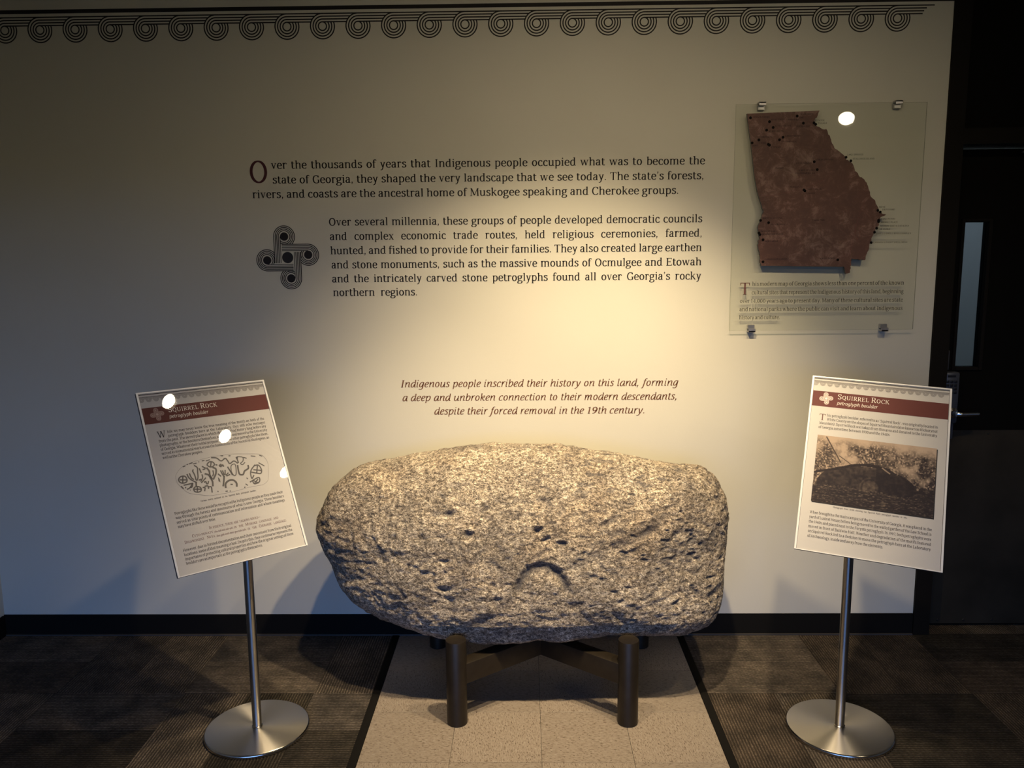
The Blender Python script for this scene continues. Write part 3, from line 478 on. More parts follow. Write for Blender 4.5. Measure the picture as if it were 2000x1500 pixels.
# petroglyph motifs, traced as centre lines in millimetres on the left sign
DRAW = {'out': [(63.1,318.3),(69.3,328.3),(89.5,344.9),(121.1,354.2),(152.5,359.1),(188.5,362.4),(219.9,361.8),(261.0,360.2),(297.4,354.9),(350.5,344.9),(364.8,333.8),(373.6,311.3),(369.4,285.0),(360.1,252.6),(350.0,242.4),(334.0,237.1),(291.0,237.3),(231.9,232.9),(198.1,232.9),(154.5,234.6),(126.4,243.2),(95.0,254.1),(82.6,264.4),(73.2,278.5),(64.1,293.6),(61.9,307.4),(63.1,318.3)], 'c1': [(70.2,308.0),(78.8,314.2),(91.0,313.0),(95.2,303.2),(93.3,294.6),(84.3,291.4),(74.4,293.8),(69.5,301.4),(70.2,308.0)], 'c1a': [(72.5,304.2),(93.5,300.2)], 'c1b': [(84.8,313.1),(80.2,293.8)], 'd1': [(91.5,344.6),(100.3,346.4)], 'd2': [(113.0,351.0),(125.3,353.4)], 'd3': [(125.3,348.8),(137.4,349.7)], 'd4': [(144.8,354.0),(146.3,350.9)], 'd5': [(155.7,353.9),(164.6,354.7)], 'd6': [(168.3,351.7),(182.1,354.0)], 'd7': [(105.4,350.1),(109.7,350.4)], 'f1': [(99.1,319.4),(102.2,306.4),(110.4,295.8),(121.2,286.9)], 'f2': [(107.3,320.1),(110.3,304.8),(117.0,296.8)], 'f3': [(118.4,327.2),(121.4,316.4),(123.0,304.7),(122.7,293.4)], 'f4': [(127.4,343.9),(136.1,334.3),(134.1,320.9),(130.8,301.0),(124.2,290.9)], 'f5': [(119.2,325.9),(122.5,331.0)], 'fs': [(121.7,289.1),(118.9,271.6)], 'c2': [(108.3,267.0),(115.8,272.2),(126.3,271.3),(132.2,264.4),(130.3,255.8),(120.1,253.4),(110.5,257.6),(108.3,267.0)], 'c2a': [(110.1,265.5),(131.5,261.2)], 'c2b': [(121.9,271.0),(118.3,254.9)], 't1': [(110.6,286.7),(99.2,273.3),(87.8,268.9)], 't2': [(110.3,285.7),(87.0,284.6),(80.8,284.7)], 't3': [(110.3,285.7),(105.7,274.2),(99.2,273.3)], 't4': [(72.2,283.1),(78.3,273.0)], 't5': [(83.2,276.5),(86.9,274.6)], 'x1': [(141.8,330.9),(144.6,314.4)], 'x2': [(145.6,309.6),(145.2,298.2),(136.1,286.3)], 'x3': [(155.6,296.2),(137.2,281.6)], 'x4': [(130.9,291.8),(140.1,294.6)], 'x5': [(151.6,336.1),(162.7,327.2)], 'x6': [(151.2,324.6),(160.1,325.3)], 'm1': [(145.9,282.1),(152.6,283.1),(153.2,276.1),(157.4,275.3),(161.5,283.7)], 'm2': [(137.8,265.6),(145.1,264.1),(141.3,252.4)], 'm3': [(145.0,268.7),(155.6,267.7),(155.5,257.5)], 'm4': [(157.0,264.0),(165.3,262.4),(164.1,243.3)], 'b1': [(168.7,338.9),(178.2,346.5),(188.9,344.7),(193.5,335.7),(185.2,328.9),(174.6,330.8),(168.7,338.9)], 'b2': [(184.9,346.5),(178.8,330.1)], 'y1': [(154.5,310.2),(166.1,303.5),(171.4,288.6),(173.6,279.0),(171.0,263.5)], 'y2': [(165.3,329.0),(171.2,316.4),(170.3,302.7),(174.6,288.0)], 'y3': [(184.7,326.7),(194.1,319.2),(190.4,303.6),(177.2,285.2)], 'y4': [(183.4,316.5),(182.9,304.9),(177.7,296.7)], 'sun': [(205.6,330.0),(213.4,334.5),(219.7,327.5),(212.6,321.7),(206.7,325.1),(205.6,330.0)], 'sn2': [(196.4,334.0),(202.6,331.7)], 'sn3': [(219.4,331.1),(221.9,322.4)], 'w1': [(188.0,360.1),(205.0,356.0),(217.8,343.2),(233.1,350.1),(239.7,339.4),(244.1,329.1),(259.7,335.9),(271.1,325.6)], 'w2': [(271.5,345.9),(273.6,326.3)], 'w3': [(274.6,349.0),(292.2,343.6),(290.1,330.7),(280.1,324.0),(285.7,318.2),(295.7,324.9)], 'wd': [(269.2,346.3),(275.7,344.0)], 'h1': [(196.8,302.4),(205.4,291.4)], 'h2': [(208.1,312.0),(211.3,297.3),(214.0,289.8)], 'h3': [(214.5,310.8),(216.2,294.1)], 'h4': [(223.5,310.3),(219.4,293.5)], 'h5': [(232.2,299.3),(221.3,291.9)], 'h6': [(236.3,292.7),(223.0,289.3)], 'hs': [(215.6,291.8),(210.3,274.2),(203.9,257.0)], 'lf': [(194.2,291.2),(199.0,283.4),(198.5,271.9),(193.2,277.5),(192.0,287.0)], 'lp': [(242.4,303.3),(246.8,321.5),(259.3,325.2),(261.2,314.2),(256.7,291.2),(249.5,285.5),(244.6,293.5),(242.4,303.3)], 'lp2': [(233.9,320.2),(238.5,306.4),(243.4,289.0)], 'u1': [(268.5,320.0),(266.7,298.9),(268.4,286.7),(279.5,284.6),(286.9,295.2),(301.8,302.1),(303.6,313.8)], 'arc': [(211.1,249.8),(213.0,262.1),(220.5,269.9),(232.7,273.4),(243.4,270.2),(250.0,259.5),(248.0,247.1)], 'ad': [(229.3,259.4),(236.8,257.4)], 'e1': [(328.0,310.7),(310.8,295.6),(305.0,282.3),(305.4,265.4),(315.2,275.5)], 'e2': [(326.3,308.6),(340.2,306.1),(345.5,289.3),(339.8,277.0),(326.2,280.7),(307.6,287.8)], 'e3': [(335.2,305.8),(326.2,280.7)], 'e4': [(317.7,294.4),(343.7,287.2)], 'g1': [(295.4,254.2),(321.7,263.5),(331.2,262.9),(327.5,249.2),(309.7,245.5),(305.3,255.9)], 'g2': [(308.2,257.7),(324.0,245.1)], 'g3': [(325.3,259.2),(310.3,247.8)], 'k1': [(341.5,315.6),(359.5,300.2)], 'k2': [(350.7,341.1),(360.4,335.8)], 'k3': [(320.9,343.7),(336.7,339.3)], 'k4': [(294.4,343.2),(305.0,337.8)], 'k5': [(219.8,361.4),(228.4,359.2)], 'k6': [(246.1,356.2),(252.9,355.8)], 'q1': [(287.9,271.1),(291.2,265.7)], 'q2': [(279.3,251.4),(285.7,244.3)], 'q3': [(271.7,240.0),(276.4,240.2)], 'q4': [(181.9,244.2),(184.9,242.9)], 'q5': [(207.4,239.0),(215.2,238.6)], 'q6': [(221.3,236.2),(224.0,237.9)], 'q7': [(96.3,264.9),(98.9,264.4)]}

# ---------------------------------------------------------------- the boulder
OUT = [(-0.857, 0.627), (-0.851, 0.672), (-0.828, 0.727), (-0.8, 0.776), (-0.743, 0.828), (-0.676, 0.861), (-0.568, 0.883), (-0.432, 0.901), (-0.334, 0.915), (-0.236, 0.924), (-0.129, 0.935), (-0.002, 0.936), (0.115, 0.93), (0.232, 0.916), (0.368, 0.897), (0.454, 0.872), (0.541, 0.857), (0.628, 0.849), (0.684, 0.812), (0.714, 0.757), (0.727, 0.693), (0.726, 0.603), (0.717, 0.497), (0.708, 0.426), (0.695, 0.356), (0.67, 0.301), (0.631, 0.279), (0.555, 0.258), (0.499, 0.263), (0.349, 0.262), (0.275, 0.271), (0.162, 0.257), (0.011, 0.247), (-0.102, 0.242), (-0.29, 0.251), (-0.404, 0.259), (-0.499, 0.278), (-0.585, 0.306), (-0.671, 0.341), (-0.734, 0.385), (-0.77, 0.429), (-0.791, 0.492), (-0.832, 0.554)]
PITS = [(-0.324, 0.741, 0.0215, 0.0141, -10, 12), (-0.255, 0.671, 0.02, 0.0124, 0, 12), (-0.192, 0.761, 0.0215, 0.0124, 20, 9), (-0.08, 0.732, 0.0123, 0.0212, 20, 7), (-0.007, 0.688, 0.0169, 0.0106, 25, 12), (0.02, 0.655, 0.0154, 0.0079, 20, 10), (0.079, 0.639, 0.02, 0.0124, -25, 12), (-0.298, 0.824, 0.0307, 0.0088, -12, 6), (-0.211, 0.826, 0.0123, 0.0088, 30, 6), (0.097, 0.819, 0.0215, 0.0079, 35, 6), (0.166, 0.792, 0.0138, 0.0124, 0, 7), (0.308, 0.774, 0.02, 0.0088, 0, 6), (0.242, 0.747, 0.0069, 0.0079, 0, 7), (0.248, 0.713, 0.0461, 0.0124, 22, 9), (0.392, 0.67, 0.0422, 0.0141, 25, 8), (0.018, 0.789, 0.0123, 0.0106, 0, 5), (-0.341, 0.485, 0.0346, 0.0106, 0, 7), (-0.157, 0.442, 0.0107, 0.0124, 0, 6), (-0.343, 0.579, 0.0276, 0.0088, 0, 5), (-0.585, 0.602, 0.0461, 0.0106, 8, 3), (-0.529, 0.649, 0.0184, 0.0177, -30, 5), (0.481, 0.811, 0.0092, 0.0088, 0, 5), (0.56, 0.811, 0.0092, 0.0106, 0, 6), (0.621, 0.805, 0.0154, 0.0106, -30, 5), (-0.351, 0.803, 0.023, 0.0088, -25, 6), (-0.178, 0.796, 0.0154, 0.0079, 10, 5), (0.467, 0.754, 0.023, 0.0088, 15, 5), (0.557, 0.702, 0.023, 0.0177, -10, 5), (0.476, 0.516, 0.0107, 0.0353, 10, 5), (-0.681, 0.56, 0.0307, 0.0265, -30, 3), (0.642, 0.425, 0.0384, 0.0124, 15, 7), (-0.221, 0.356, 0.0384, 0.0212, 20, 9), (-0.583, 0.427, 0.0384, 0.0106, -40, 6), (-0.512, 0.411, 0.0307, 0.0124, 40, 6), (-0.587, 0.762, 0.0092, 0.053, 5, 4), (-0.551, 0.698, 0.0107, 0.0618, -10, 4), (-0.281, 0.761, 0.0092, 0.0618, 0, 4), (-0.464, 0.722, 0.0123, 0.053, 0, 4), (0.032, 0.76, 0.0092, 0.053, 0, 4), (0.225, 0.762, 0.0092, 0.0071, 0, 5), (-0.061, 0.676, 0.0092, 0.0088, 30, 5), (0.449, 0.694, 0.0107, 0.0079, 0, 4), (0.51, 0.734, 0.0092, 0.0071, 0, 4), (0.41, 0.754, 0.0077, 0.0071, 0, 4)]
def vnoise(P, seed=0):
    """value noise on a lattice, vectorised"""
    I = np.floor(P).astype(np.int64); f = P-I; f = f*f*f*(f*(f*6-15)+10)
    def h(ix, iy, iz):
        n = (ix*374761393 + iy*668265263 + iz*2147483647 + seed*1274126177) & 0xffffffff
        n = ((n ^ (n >> 13))*1274126177) & 0xffffffff; n = ((n ^ (n >> 16))*2246822519) & 0xffffffff
        return ((n ^ (n >> 15)) & 0xffffff)/float(0x7fffff)-1
    r = 0
    for a in (0, 1):
        for b in (0, 1):
            for c in (0, 1):
                r = r + h(I[:, 0]+a, I[:, 1]+b, I[:, 2]+c)*(f[:, 0] if a else 1-f[:, 0])*(f[:, 1] if b else 1-f[:, 1])*(f[:, 2] if c else 1-f[:, 2])
    return r
def fbm(P, sc, octv, seed=0):
    r = 0; a = 1
    for o in range(octv): r = r+a*vnoise(P/sc*2**o+17.3*o, seed+o); a *= .5
    return r
def seg_dist(PX, PZ, pts):
    d = np.full(len(PX), 9.0)
    for (x0, z0), (x1, z1) in zip(pts[:-1], pts[1:]):
        dx, dz = x1-x0, z1-z0; t = np.clip(((PX-x0)*dx+(PZ-z0)*dz)/(dx*dx+dz*dz+1e-12), 0, 1)
        d = np.minimum(d, np.hypot(PX-x0-t*dx, PZ-z0-t*dz))
    return d
RC = np.array([-0.06, -0.385, 0.575]); TF, TB, EX = .262, .225, 2.5
def make_rock():
    NX, NZ, NY = 470, 230, 150
    def face(ua, ub, na, nb, fn):
        a = np.linspace(-1, 1, na+1); b = np.linspace(-1, 1, nb+1); A, B = np.meshgrid(a, b, indexing='ij'); V = fn(A.ravel(), B.ravel())
        i = np.arange(na)[:, None]*(nb+1)+np.arange(nb)[None, :]; i = i.ravel(); return V, np.stack([i, i+nb+1, i+nb+2, i+1], 1)
    one = lambda A: np.ones_like(A)
    parts = [face(0, 0, NX, NZ, lambda A, B: np.stack([A, -one(A), B], 1)), face(0, 0, NZ, NX, lambda A, B: np.stack([B, one(A), A], 1)),
             face(0, 0, NX, NY, lambda A, B: np.stack([A, B, one(A)], 1)), face(0, 0, NY, NX, lambda A, B: np.stack([B, A, -one(A)], 1)),
             face(0, 0, NY, NZ, lambda A, B: np.stack([one(A), A, B], 1)), face(0, 0, NZ, NY, lambda A, B: np.stack([-one(A), B, A], 1))]
    Vs, Fs, n = [], [], 0
    for V, F in parts: Vs.append(V); Fs.append(F+n); n += len(V)
    V = np.concatenate(Vs); F = np.concatenate(Fs)
    key = np.round(V*1e5).astype(np.int64); _, idx, inv = np.unique(key, axis=0, return_index=True, return_inverse=True)
    V = V[idx]; F = inv.ravel()[F]
    # cube -> direction -> boulder surface
    W = np.sign(V)*np.abs(V)**1.0*np.array([.80, .24, .34])
    W = W*np.array([1, 1, 1]); th = np.arctan2(W[:, 2], W[:, 0]); rho = np.hypot(W[:, 0], W[:, 2])
    o = np.array(OUT)-RC[[0, 2]]; ot = np.arctan2(o[:, 1], o[:, 0]); orr = np.hypot(o[:, 0], o[:, 1]); s = np.argsort(ot); ot, orr = ot[s], orr[s]
    ott = np.concatenate([ot-2*np.pi, ot, ot+2*np.pi]); orrr = np.tile(orr, 3); fine = np.linspace(-np.pi, np.pi, 1441); rf = np.interp(fine, ott, orrr)
    kk = np.hanning(19); kk /= kk.sum(); rf = np.convolve(np.concatenate([rf[-61:-1], rf, rf[1:61]]), kk, 'same')[60:-60]
    R = np.interp(th, fine, rf)*.992
    Ty = np.where(W[:, 1] < 0, TF, TB)
    ex = EX+1.8*np.clip(-W[:, 2]/np.maximum(rho, .02)*1.3, 0, 1)
    t = ((rho/R)**ex+(np.abs(W[:, 1])/Ty)**ex)**(-1/ex)
    P = W*t[:, None]
    # front leans back towards the top and the left end tapers
    u = P[:, 0]/.79; w = P[:, 2]/.36
    P[:, 1] += .045*np.clip(w, -1, 1) + .03*np.clip(-u-.55, 0, 1) + .02*np.clip(u-.7, 0, 1)
    P = P+RC
    def normals(P):
        a = P[F[:, 2]]-P[F[:, 0]]; b = P[F[:, 3]]-P[F[:, 1]]; fn = np.cross(a, b); N = np.zeros_like(P)
        for q in range(4):
            for c in range(3): N[:, c] += np.bincount(F[:, q], weights=fn[:, c], minlength=len(P))
        return N/np.maximum(np.linalg.norm(N, axis=1, keepdims=True), 1e-12)
    N = normals(P)
    if (N*(P-RC)).sum() < 0: N = -N; F = F[:, ::-1]
    d = .010*fbm(P, .28, 2, 3) + .0030*fbm(P*np.array([1, 1, 1.2]), .085, 3, 11) + .0019*fbm(P*np.array([.7, 1, 1.3]), .020, 3, 23)
    rg = 1-np.abs(fbm(P+3, .12, 3, 31)); d -= .003*np.clip(rg-.72, 0, 1)/.28
    # scattered weathering pits
    pn = fbm(P*np.array([.7, 1, 1.5]), .026, 2, 41); d -= .008*np.clip(pn-.50, 0, 1)*(.7+1.2*np.clip(P[:, 0], -.3, 1))
    front = np.clip((-N[:, 1]-.15)/.3, 0, 1)
    fi = np.where(front > 0)[0]; X, Z = P[fi, 0], P[fi, 2]; g = np.zeros(len(fi))
    wob = .006*fbm(P[fi], .03, 2, 51)
    for (px, pz, rx, rz, ang, dep) in PITS:
        m = (np.abs(X-px) < .16) & (np.abs(Z-pz) < .16); ca, sa = math.cos(math.radians(ang)), math.sin(math.radians(ang))
        dx, dz = X[m]-px+wob[m], Z[m]-pz+wob[m]; q = ((dx*ca+dz*sa)/rx)**2+((-dx*sa+dz*ca)/rz)**2
        g[m] = np.maximum(g[m], dep*.0013*np.exp(-q**1.3))
    # the pecked crescent with its raised boss
    cxA, czA = .008, .462; rr = np.hypot((X-cxA)/.088, (Z-czA)/.098); an = np.degrees(np.arctan2(Z-czA, X-cxA))
    up = np.clip((an+5)/25, 0, 1)*np.clip((190-an)/30, 0, 1)*(an > -10); up = np.where(an < -150, np.clip((an+360-190)/-30+1, 0, 1)*0, up)
    g += .0195*up*np.exp(-((rr-1)/.18)**2)*(.85+.15*fbm(P[fi], .03, 2, 77)); g -= .008*np.exp(-(rr/.70)**4)
    # long shallow groove rising to the right, and the shallow motifs
    g += .008*np.exp(-(seg_dist(X+wob, Z, [(.13, .56), (.21, .60), (.31, .64), (.46, .73)])/.02)**2)
    for key, pts in DRAW.items():
        if key in ('out', 'arc', 'ad') or len(pts) < 2: continue
        q = [(-.868+(u_-61.9)/311.7*1.60+.02, .30+(v_-232.9)/129.5*.62) for u_, v_ in pts]
        if len(q) > 2: q = [tuple(x) for x in catmull(q, 3)]
        xs_, zs_ = [a for a, b in q], [b for a, b in q]; m = (X > min(xs_)-.03) & (X < max(xs_)+.03) & (Z > min(zs_)-.03) & (Z < max(zs_)+.03)
        if m.any(): g[m] = np.maximum(g[m], .0042*np.exp(-(seg_dist(X[m]+wob[m], Z[m], q)/.0105)**2))
    d[fi] -= g*front[fi]
    pit = np.zeros(len(P)); pit[fi] = np.clip(g/.016, 0, 1)*front[fi]; pit = np.maximum(pit, np.clip((pn-.34)/.4, 0, 1)*(.55+.7*np.clip(P[:, 0], -.3, .7)))  # depth darkens pits and grooves: dark mineral plus painted shade; noise adds patches
    P = P+N*d[:, None]
    # spalled underside: a chipped shelf along the lower front right and a flat seat on the beams
    low = .270+.014*np.sin(P[:, 0]*7)+.024*fbm(P*np.array([1, .3, .3]), .09, 3, 61)
    k_ = np.clip((low-P[:, 2])/.09, 0, 1)*np.clip((P[:, 0]+.15)/.2, 0, 1); P[:, 1] += np.where(P[:, 1] < RC[1], .055*k_, 0)
    lim = -.6315; near = P[:, 2] < .34; P[near, 1] = np.maximum(P[near, 1], lim+.002*fbm(P[near], .02, 2, 71))
    P[:, 2] = np.maximum(P[:, 2], .2262)
    P[:, 1] = np.minimum(P[:, 1], -.03)
    me = bpy.data.meshes.new('boulder'); me.vertices.add(len(P)); me.vertices.foreach_set('co', (P-RC).ravel().astype(np.float32))
    me.loops.add(F.size); me.loops.foreach_set('vertex_index', F.ravel().astype(np.int32)); me.polygons.add(len(F)); me.polygons.foreach_set('loop_start', np.arange(0, F.size, 4, dtype=np.int32))
    me.polygons.foreach_set('use_smooth', np.ones(len(F), dtype=bool)); me.update(calc_edges=True)
    ca = me.attributes.new('crust_shade', 'FLOAT', 'POINT'); ca.data.foreach_set('value', pit.astype(np.float32))
    o = bpy.data.objects.new('boulder', me); COL.objects.link(o); o.location = RC.tolist(); return o
k = NT('speckled weathered granite'); a = k.coords(); mp = k.n('Mapping', Vector=(a, 0)); mp.inputs['Scale'].default_value = (1.0, 1.0, 1.7); mp.inputs['Rotation'].default_value = (0, .35, 0)
g1 = k.n('TexNoise', Vector=(mp, 0), Scale=75.0, Detail=5.0, Roughness=.75); g2 = k.n('TexNoise', Vector=(mp, 0), Scale=190.0, Detail=3.0, Roughness=.8); g3 = k.n('TexNoise', Vector=(a, 0), Scale=9.0, Detail=4.0); g4 = k.n('TexNoise', Vector=(a, 0), Scale=3.2, Detail=3.0)
r1 = k.ramp(g1, 0, [(.34, (.066, .057, .050)), (.44, (.225, .183, .142)), (.54, (.49, .420, .335)), (.66, (.77, .70, .59))])
r2 = k.ramp(g2, 0, [(.38, (.12, .12, .13)), (.47, (.72, .72, .72)), (.55, (1, 1, 1)), (.66, (1.7, 1.7, 1.7))])
m1 = k.n('Mix', data_type='RGBA', blend_type='MULTIPLY'); m1.inputs[0].default_value = 1; k.link(r1, 0, m1, 6); k.link(r2, 0, m1, 7)
r3 = k.ramp(g3, 0, [(.35, (.64, .64, .65)), (.62, (1.1, 1.09, 1.05))]); m2 = k.n('Mix', data_type='RGBA', blend_type='MULTIPLY'); m2.inputs[0].default_value = 1; k.link(m1, 2, m2, 6); k.link(r3, 0, m2, 7)
r4 = k.ramp(g4, 0, [(.50, (1, 1, 1)), (.78, (1.05, .96, .85))]); m3 = k.n('Mix', data_type='RGBA', blend_type='MULTIPLY'); m3.inputs[0].default_value = 1; k.link(m2, 2, m3, 6); k.link(r4, 0, m3, 7)
at = k.n('Attribute', attribute_name='crust_shade'); am = k.n('Math', operation='MULTIPLY', _0=(at, 'Fac'), _1=(g1, 0)); am2 = k.n('Math', operation='MULTIPLY', _0=(am, 0), _1=1.5); am2.use_clamp = True; m4 = k.n('Mix', data_type='RGBA'); k.link(am2, 0, m4, 0); k.link(m3, 2, m4, 6); m4.inputs[7].default_value = (.055, .055, .065, 1)  # mixes the pits to a dark tone, mineral and painted shade together
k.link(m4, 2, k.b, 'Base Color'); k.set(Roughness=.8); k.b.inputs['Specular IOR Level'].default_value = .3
hm = k.n('Math', operation='MULTIPLY_ADD', _0=(g2, 0), _1=.6, _2=(g1, 0)); k.bump(hm, 0, .9, .0055); M_ROCK = k.m
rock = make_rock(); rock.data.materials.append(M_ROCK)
tag(rock, 'large speckled granite boulder with worn carved motifs resting on a low metal stand', 'boulder')
# ---------------------------------------------------------------- the stand under the boulder
st = thing('boulder_stand', 'low dark bronze metal stand with four round posts under the boulder', 'stand', (0, -.39, 0))
PF, PR = [(-.2975, -.6975), (.3105, -.6975)], [(-.428, -.108), (.437, -.108)]
def post(x, y, h, name='post'):
    bm = bmesh.new(); lathe(bm, [(0, 0), (.0345, 0), (.0365, .002), (.0365, h-.002), (.0355, h), (.0345, h-.0006), (0, h-.0006)], 48, Matrix.Translation((x, y+.39, 0))); return bm_obj(name, bm, M_BRONZE, st, 40)
for x, y in PF: post(x, y, .314)
for x, y in PR: post(x, y, .30)
def beam(a, b, z0, z1, th, s0, s1):
    A, B = Vector((*a, 0)), Vector((*b, 0)); d = (B-A).normalized(); A += d*s0; B -= d*s1; L = (B-A).length; n_ = math.atan2(d.y, d.x)
    m = Matrix.Translation(((A+B)/2+Vector((0, .39, 0)))) @ Matrix.Rotation(n_, 4, 'Z'); bm = bmesh.new(); box(bm, -L/2, L/2, -th/2, th/2, z0, z1, .0025, 2, m); return bm_obj('beam', bm, M_BRONZE, st, 40)
beam(PF[0], PR[1], .150, .2255, .055, .015, .015)
# second bar is halved around the first so the two lie in one plane
P0, P1 = Vector((*PF[1], 0)), Vector((*PR[0], 0)); a1, b1 = Vector((*PF[0], 0)), Vector((*PR[1], 0))
d1, d2 = (b1-a1), (P1-P0); den = d1.x*d2.y-d1.y*d2.x; t2 = ((a1.x-P0.x)*d1.y-(a1.y-P0.y)*d1.x)/-den if den else .5
t2 = (d1.x*(a1.y-P0.y)-d1.y*(a1.x-P0.x))/(d1.x*d2.y-d1.y*d2.x); X_ = P0+d2*t2; ang = abs(d1.normalized().cross(d2.normalized()).z); gap = .0275/ang+.0275*abs(d1.normalized().dot(d2.normalized()))/ang-.004
beam(tuple(P0.xy), tuple(X_.xy), .150, .2255, .055, .015, gap-.02); beam(tuple(X_.xy), tuple(P1.xy), .150, .2255, .055, gap-.02, .015)
# ---------------------------------------------------------------- printed motifs
def merge(parts):
    V = []; F = []; n = 0
    for v, f in parts:
        v = np.asarray(v, float); V.append(v); F.extend([tuple(i+n for i in q) for q in f]); n += len(v)
    return np.concatenate(V), F
def disc2(x, y, r, n=28):
    a = np.linspace(0, 2*np.pi, n, endpoint=False); return np.stack([x+r*np.cos(a), y+r*np.sin(a)], 1), [tuple(range(n))]
def rect2(x0, y0, x1, y1): return np.array([(x0, y0), (x1, y0), (x1, y1), (x0, y1)]), [(0, 1, 2, 3)]
def knot_arm(s=1.0, rings=(.0434, .0368, .0304, .0240), lw=.0034, dr=.0172):
    cx, cz = -.0107, .0857; out = []
    for R in rings:
        a1_ = -math.degrees(math.acos(max(-1, -.0173/R))); A = np.radians(np.linspace(180, a1_, 40)); p_ = np.stack([cx+R*np.cos(A), cz+R*np.sin(A)], 1)
        keep = []
        for q in p_:
            if q[1] < .0541 and q[0] > -.028: break
            keep.append(q)
        out.append(ribbon(np.concatenate([[(cx-R, -.0225)], [(cx-R, .03)], keep])*s, lw*s))
    out.append(ribbon(np.array([(cx-dr, -.0225), (cx-dr, cz)])*s, lw*.8*s)); out.append(disc2(cx*s, cz*s, dr*s)); return merge(out)
def rot2(V, q): return V @ np.array([[math.cos(q), math.sin(q)], [-math.sin(q), math.cos(q)]])
def knot(s=1.0, **kw):
    V, F = knot_arm(s, **kw); return [(rot2(V, -i*math.pi/2), F) for i in range(4)] + [disc2(0, 0, .0232*s)]
def scroll(pitch, radii, lw, seg=36, lastlen=None):
    """one running-scroll unit around (0,0): ring, open spirals and the four lines that run on to the next one"""
    out = []; r0 = radii[0]; Rm = radii[-1]
    a = np.linspace(0, 2*np.pi, seg, endpoint=False); out.append(ribbon(np.stack([r0*np.cos(a), r0*np.sin(a)], 1), lw, True))
    for R in radii:
        xe = pitch-math.sqrt(max(Rm*Rm-R*R, 0)) if lastlen is None else lastlen
        if R == radii[-1] and lastlen is None: xe = pitch
        if R > r0:
            A = np.linspace(math.asin(r0/R), -1.5*np.pi, seg); p_ = np.stack([R*np.cos(A), R*np.sin(A)], 1)
        else: p_ = np.array([[0, R]])
        out.append(ribbon(np.concatenate([p_, [(xe*.5, R), (xe, R)]]), lw))
    return merge(out)
def wallmesh(name, VF, mat, parent, off=.0008, org=(0, 0)):
    V, F = VF; return mesh_obj(name, np.stack([V[:, 0], np.full(len(V), -off), V[:, 1]], 1), F, mat, parent)
# running scroll border across the top of the wall
bd = thing('scroll_border', 'black band and running scroll border across the top of the wall', 'wall border', (0, 0, 2.561))
RAD = (.0163, .0268, .0373, .0478)
wallmesh('band', rect2(XL+.002, .0615, 1.6395, .0765), M_VINYL, bd)
uV, uF = scroll(.14165, RAD, .0048); me_sc = None
xs0 = -2.2602
for i in range(28):
    x = xs0+i*.14165-.0002*max(0, 0)
    if x > 1.56: break
    if x+.14165 > 1.60:
        o = wallmesh('scroll', scroll(.14165, RAD, .0048, lastlen=1.6390-x), M_VINYL, bd)
    elif me_sc is None: o = wallmesh('scroll', (uV, uF), M_VINYL, bd); me_sc = o.data
    else: o = bpy.data.objects.new('scroll', me_sc); COL.objects.link(o); o.parent = bd
    o.location = (x, 0, 0)
# knot emblem
em = thing('knot_emblem', 'black four looped knot emblem left of the second paragraph', 'wall emblem', (-1.0275, 0, 1.6545))
for i, q in enumerate(knot(1.0)):
    o = wallmesh('knot_loop' if i < 4 else 'disc', q, M_GREYDARK if i == 4 else M_VINYL, em)
# ---------------------------------------------------------------- paragraphs on the wall
def paragraph(name, label, lines, size, mat, xs, italic=False, initial=None, wt=1.0, seg=3):
    x0m = min(l[1] for l in lines); zb = lines[-1][2]
    t = thing(name, label, 'wall lettering', (x0m, 0, zb))
    for text, x0, z, x1 in lines:
        V, F = set_line(text, x0-x0m, z-zb, size, None if x1 is None else x1-x0m, italic=italic, xs=xs, wt=wt, seg=seg)
        wallmesh('text_line', (V, F), mat, t)
    if initial:
        ch, x, z, sz, ixs, imat = initial; V, F = set_line(ch, x-x0m, z-zb, sz, xs=ixs, seg=5); o = wallmesh('initial_letter', (V, F), imat, t); o['label'] = 'large maroon initial letter'
    return t
paragraph('wall_paragraph', 'dark serif paragraph with a large maroon initial O, highest on the wall',
 [('ver the thousands of years that Indigenous people occupied what was to become the', -1.078, 2.012, .685),
  ('state of Georgia, they shaped the very landscape that we see today. The state\u2019s forests,', -1.075, 1.9535, .682),
  ('rivers, and coasts are the ancestral home of Muskogee speaking and Cherokee groups.', -1.161, 1.896, .582)], .0415, M_VINYL, 1.03, initial=('O', -1.172, 1.9565, .118, .93, M_MAROON), wt=1.18)
paragraph('wall_paragraph', 'dark serif paragraph of six lines right of the knot emblem',
 [('Over several millennia, these groups of people developed democratic councils', -.852, 1.782, .680), ('and complex economic trade routes, held religious ceremonies, farmed,', -.850, 1.724, .681),
  ('hunted, and fished to provide for their families. They also created large earthen', -.850, 1.666, .681), ('and stone monuments, such as the massive mounds of Ocmulgee and Etowah', -.848, 1.608, .681),
  ('and the intricately carved stone petroglyphs found all over Georgia\u2019s rocky', -.848, 1.5505, .681), ('northern regions.', -.846, 1.494, -.492)], .0415, M_VINYL, .985, wt=1.18)
paragraph('wall_paragraph', 'brown italic centred text of three lines just above the boulder',
 [('Indigenous people inscribed their history on this land, forming', -.577, 1.1075, .594), ('a deep and unbroken connection to their modern descendants,', -.571, 1.0485, .592), ('despite their forced removal in the 19th century.', -.437, .990, .458)], .0410, M_BROWN, 1.09, italic=True, wt=1.18)
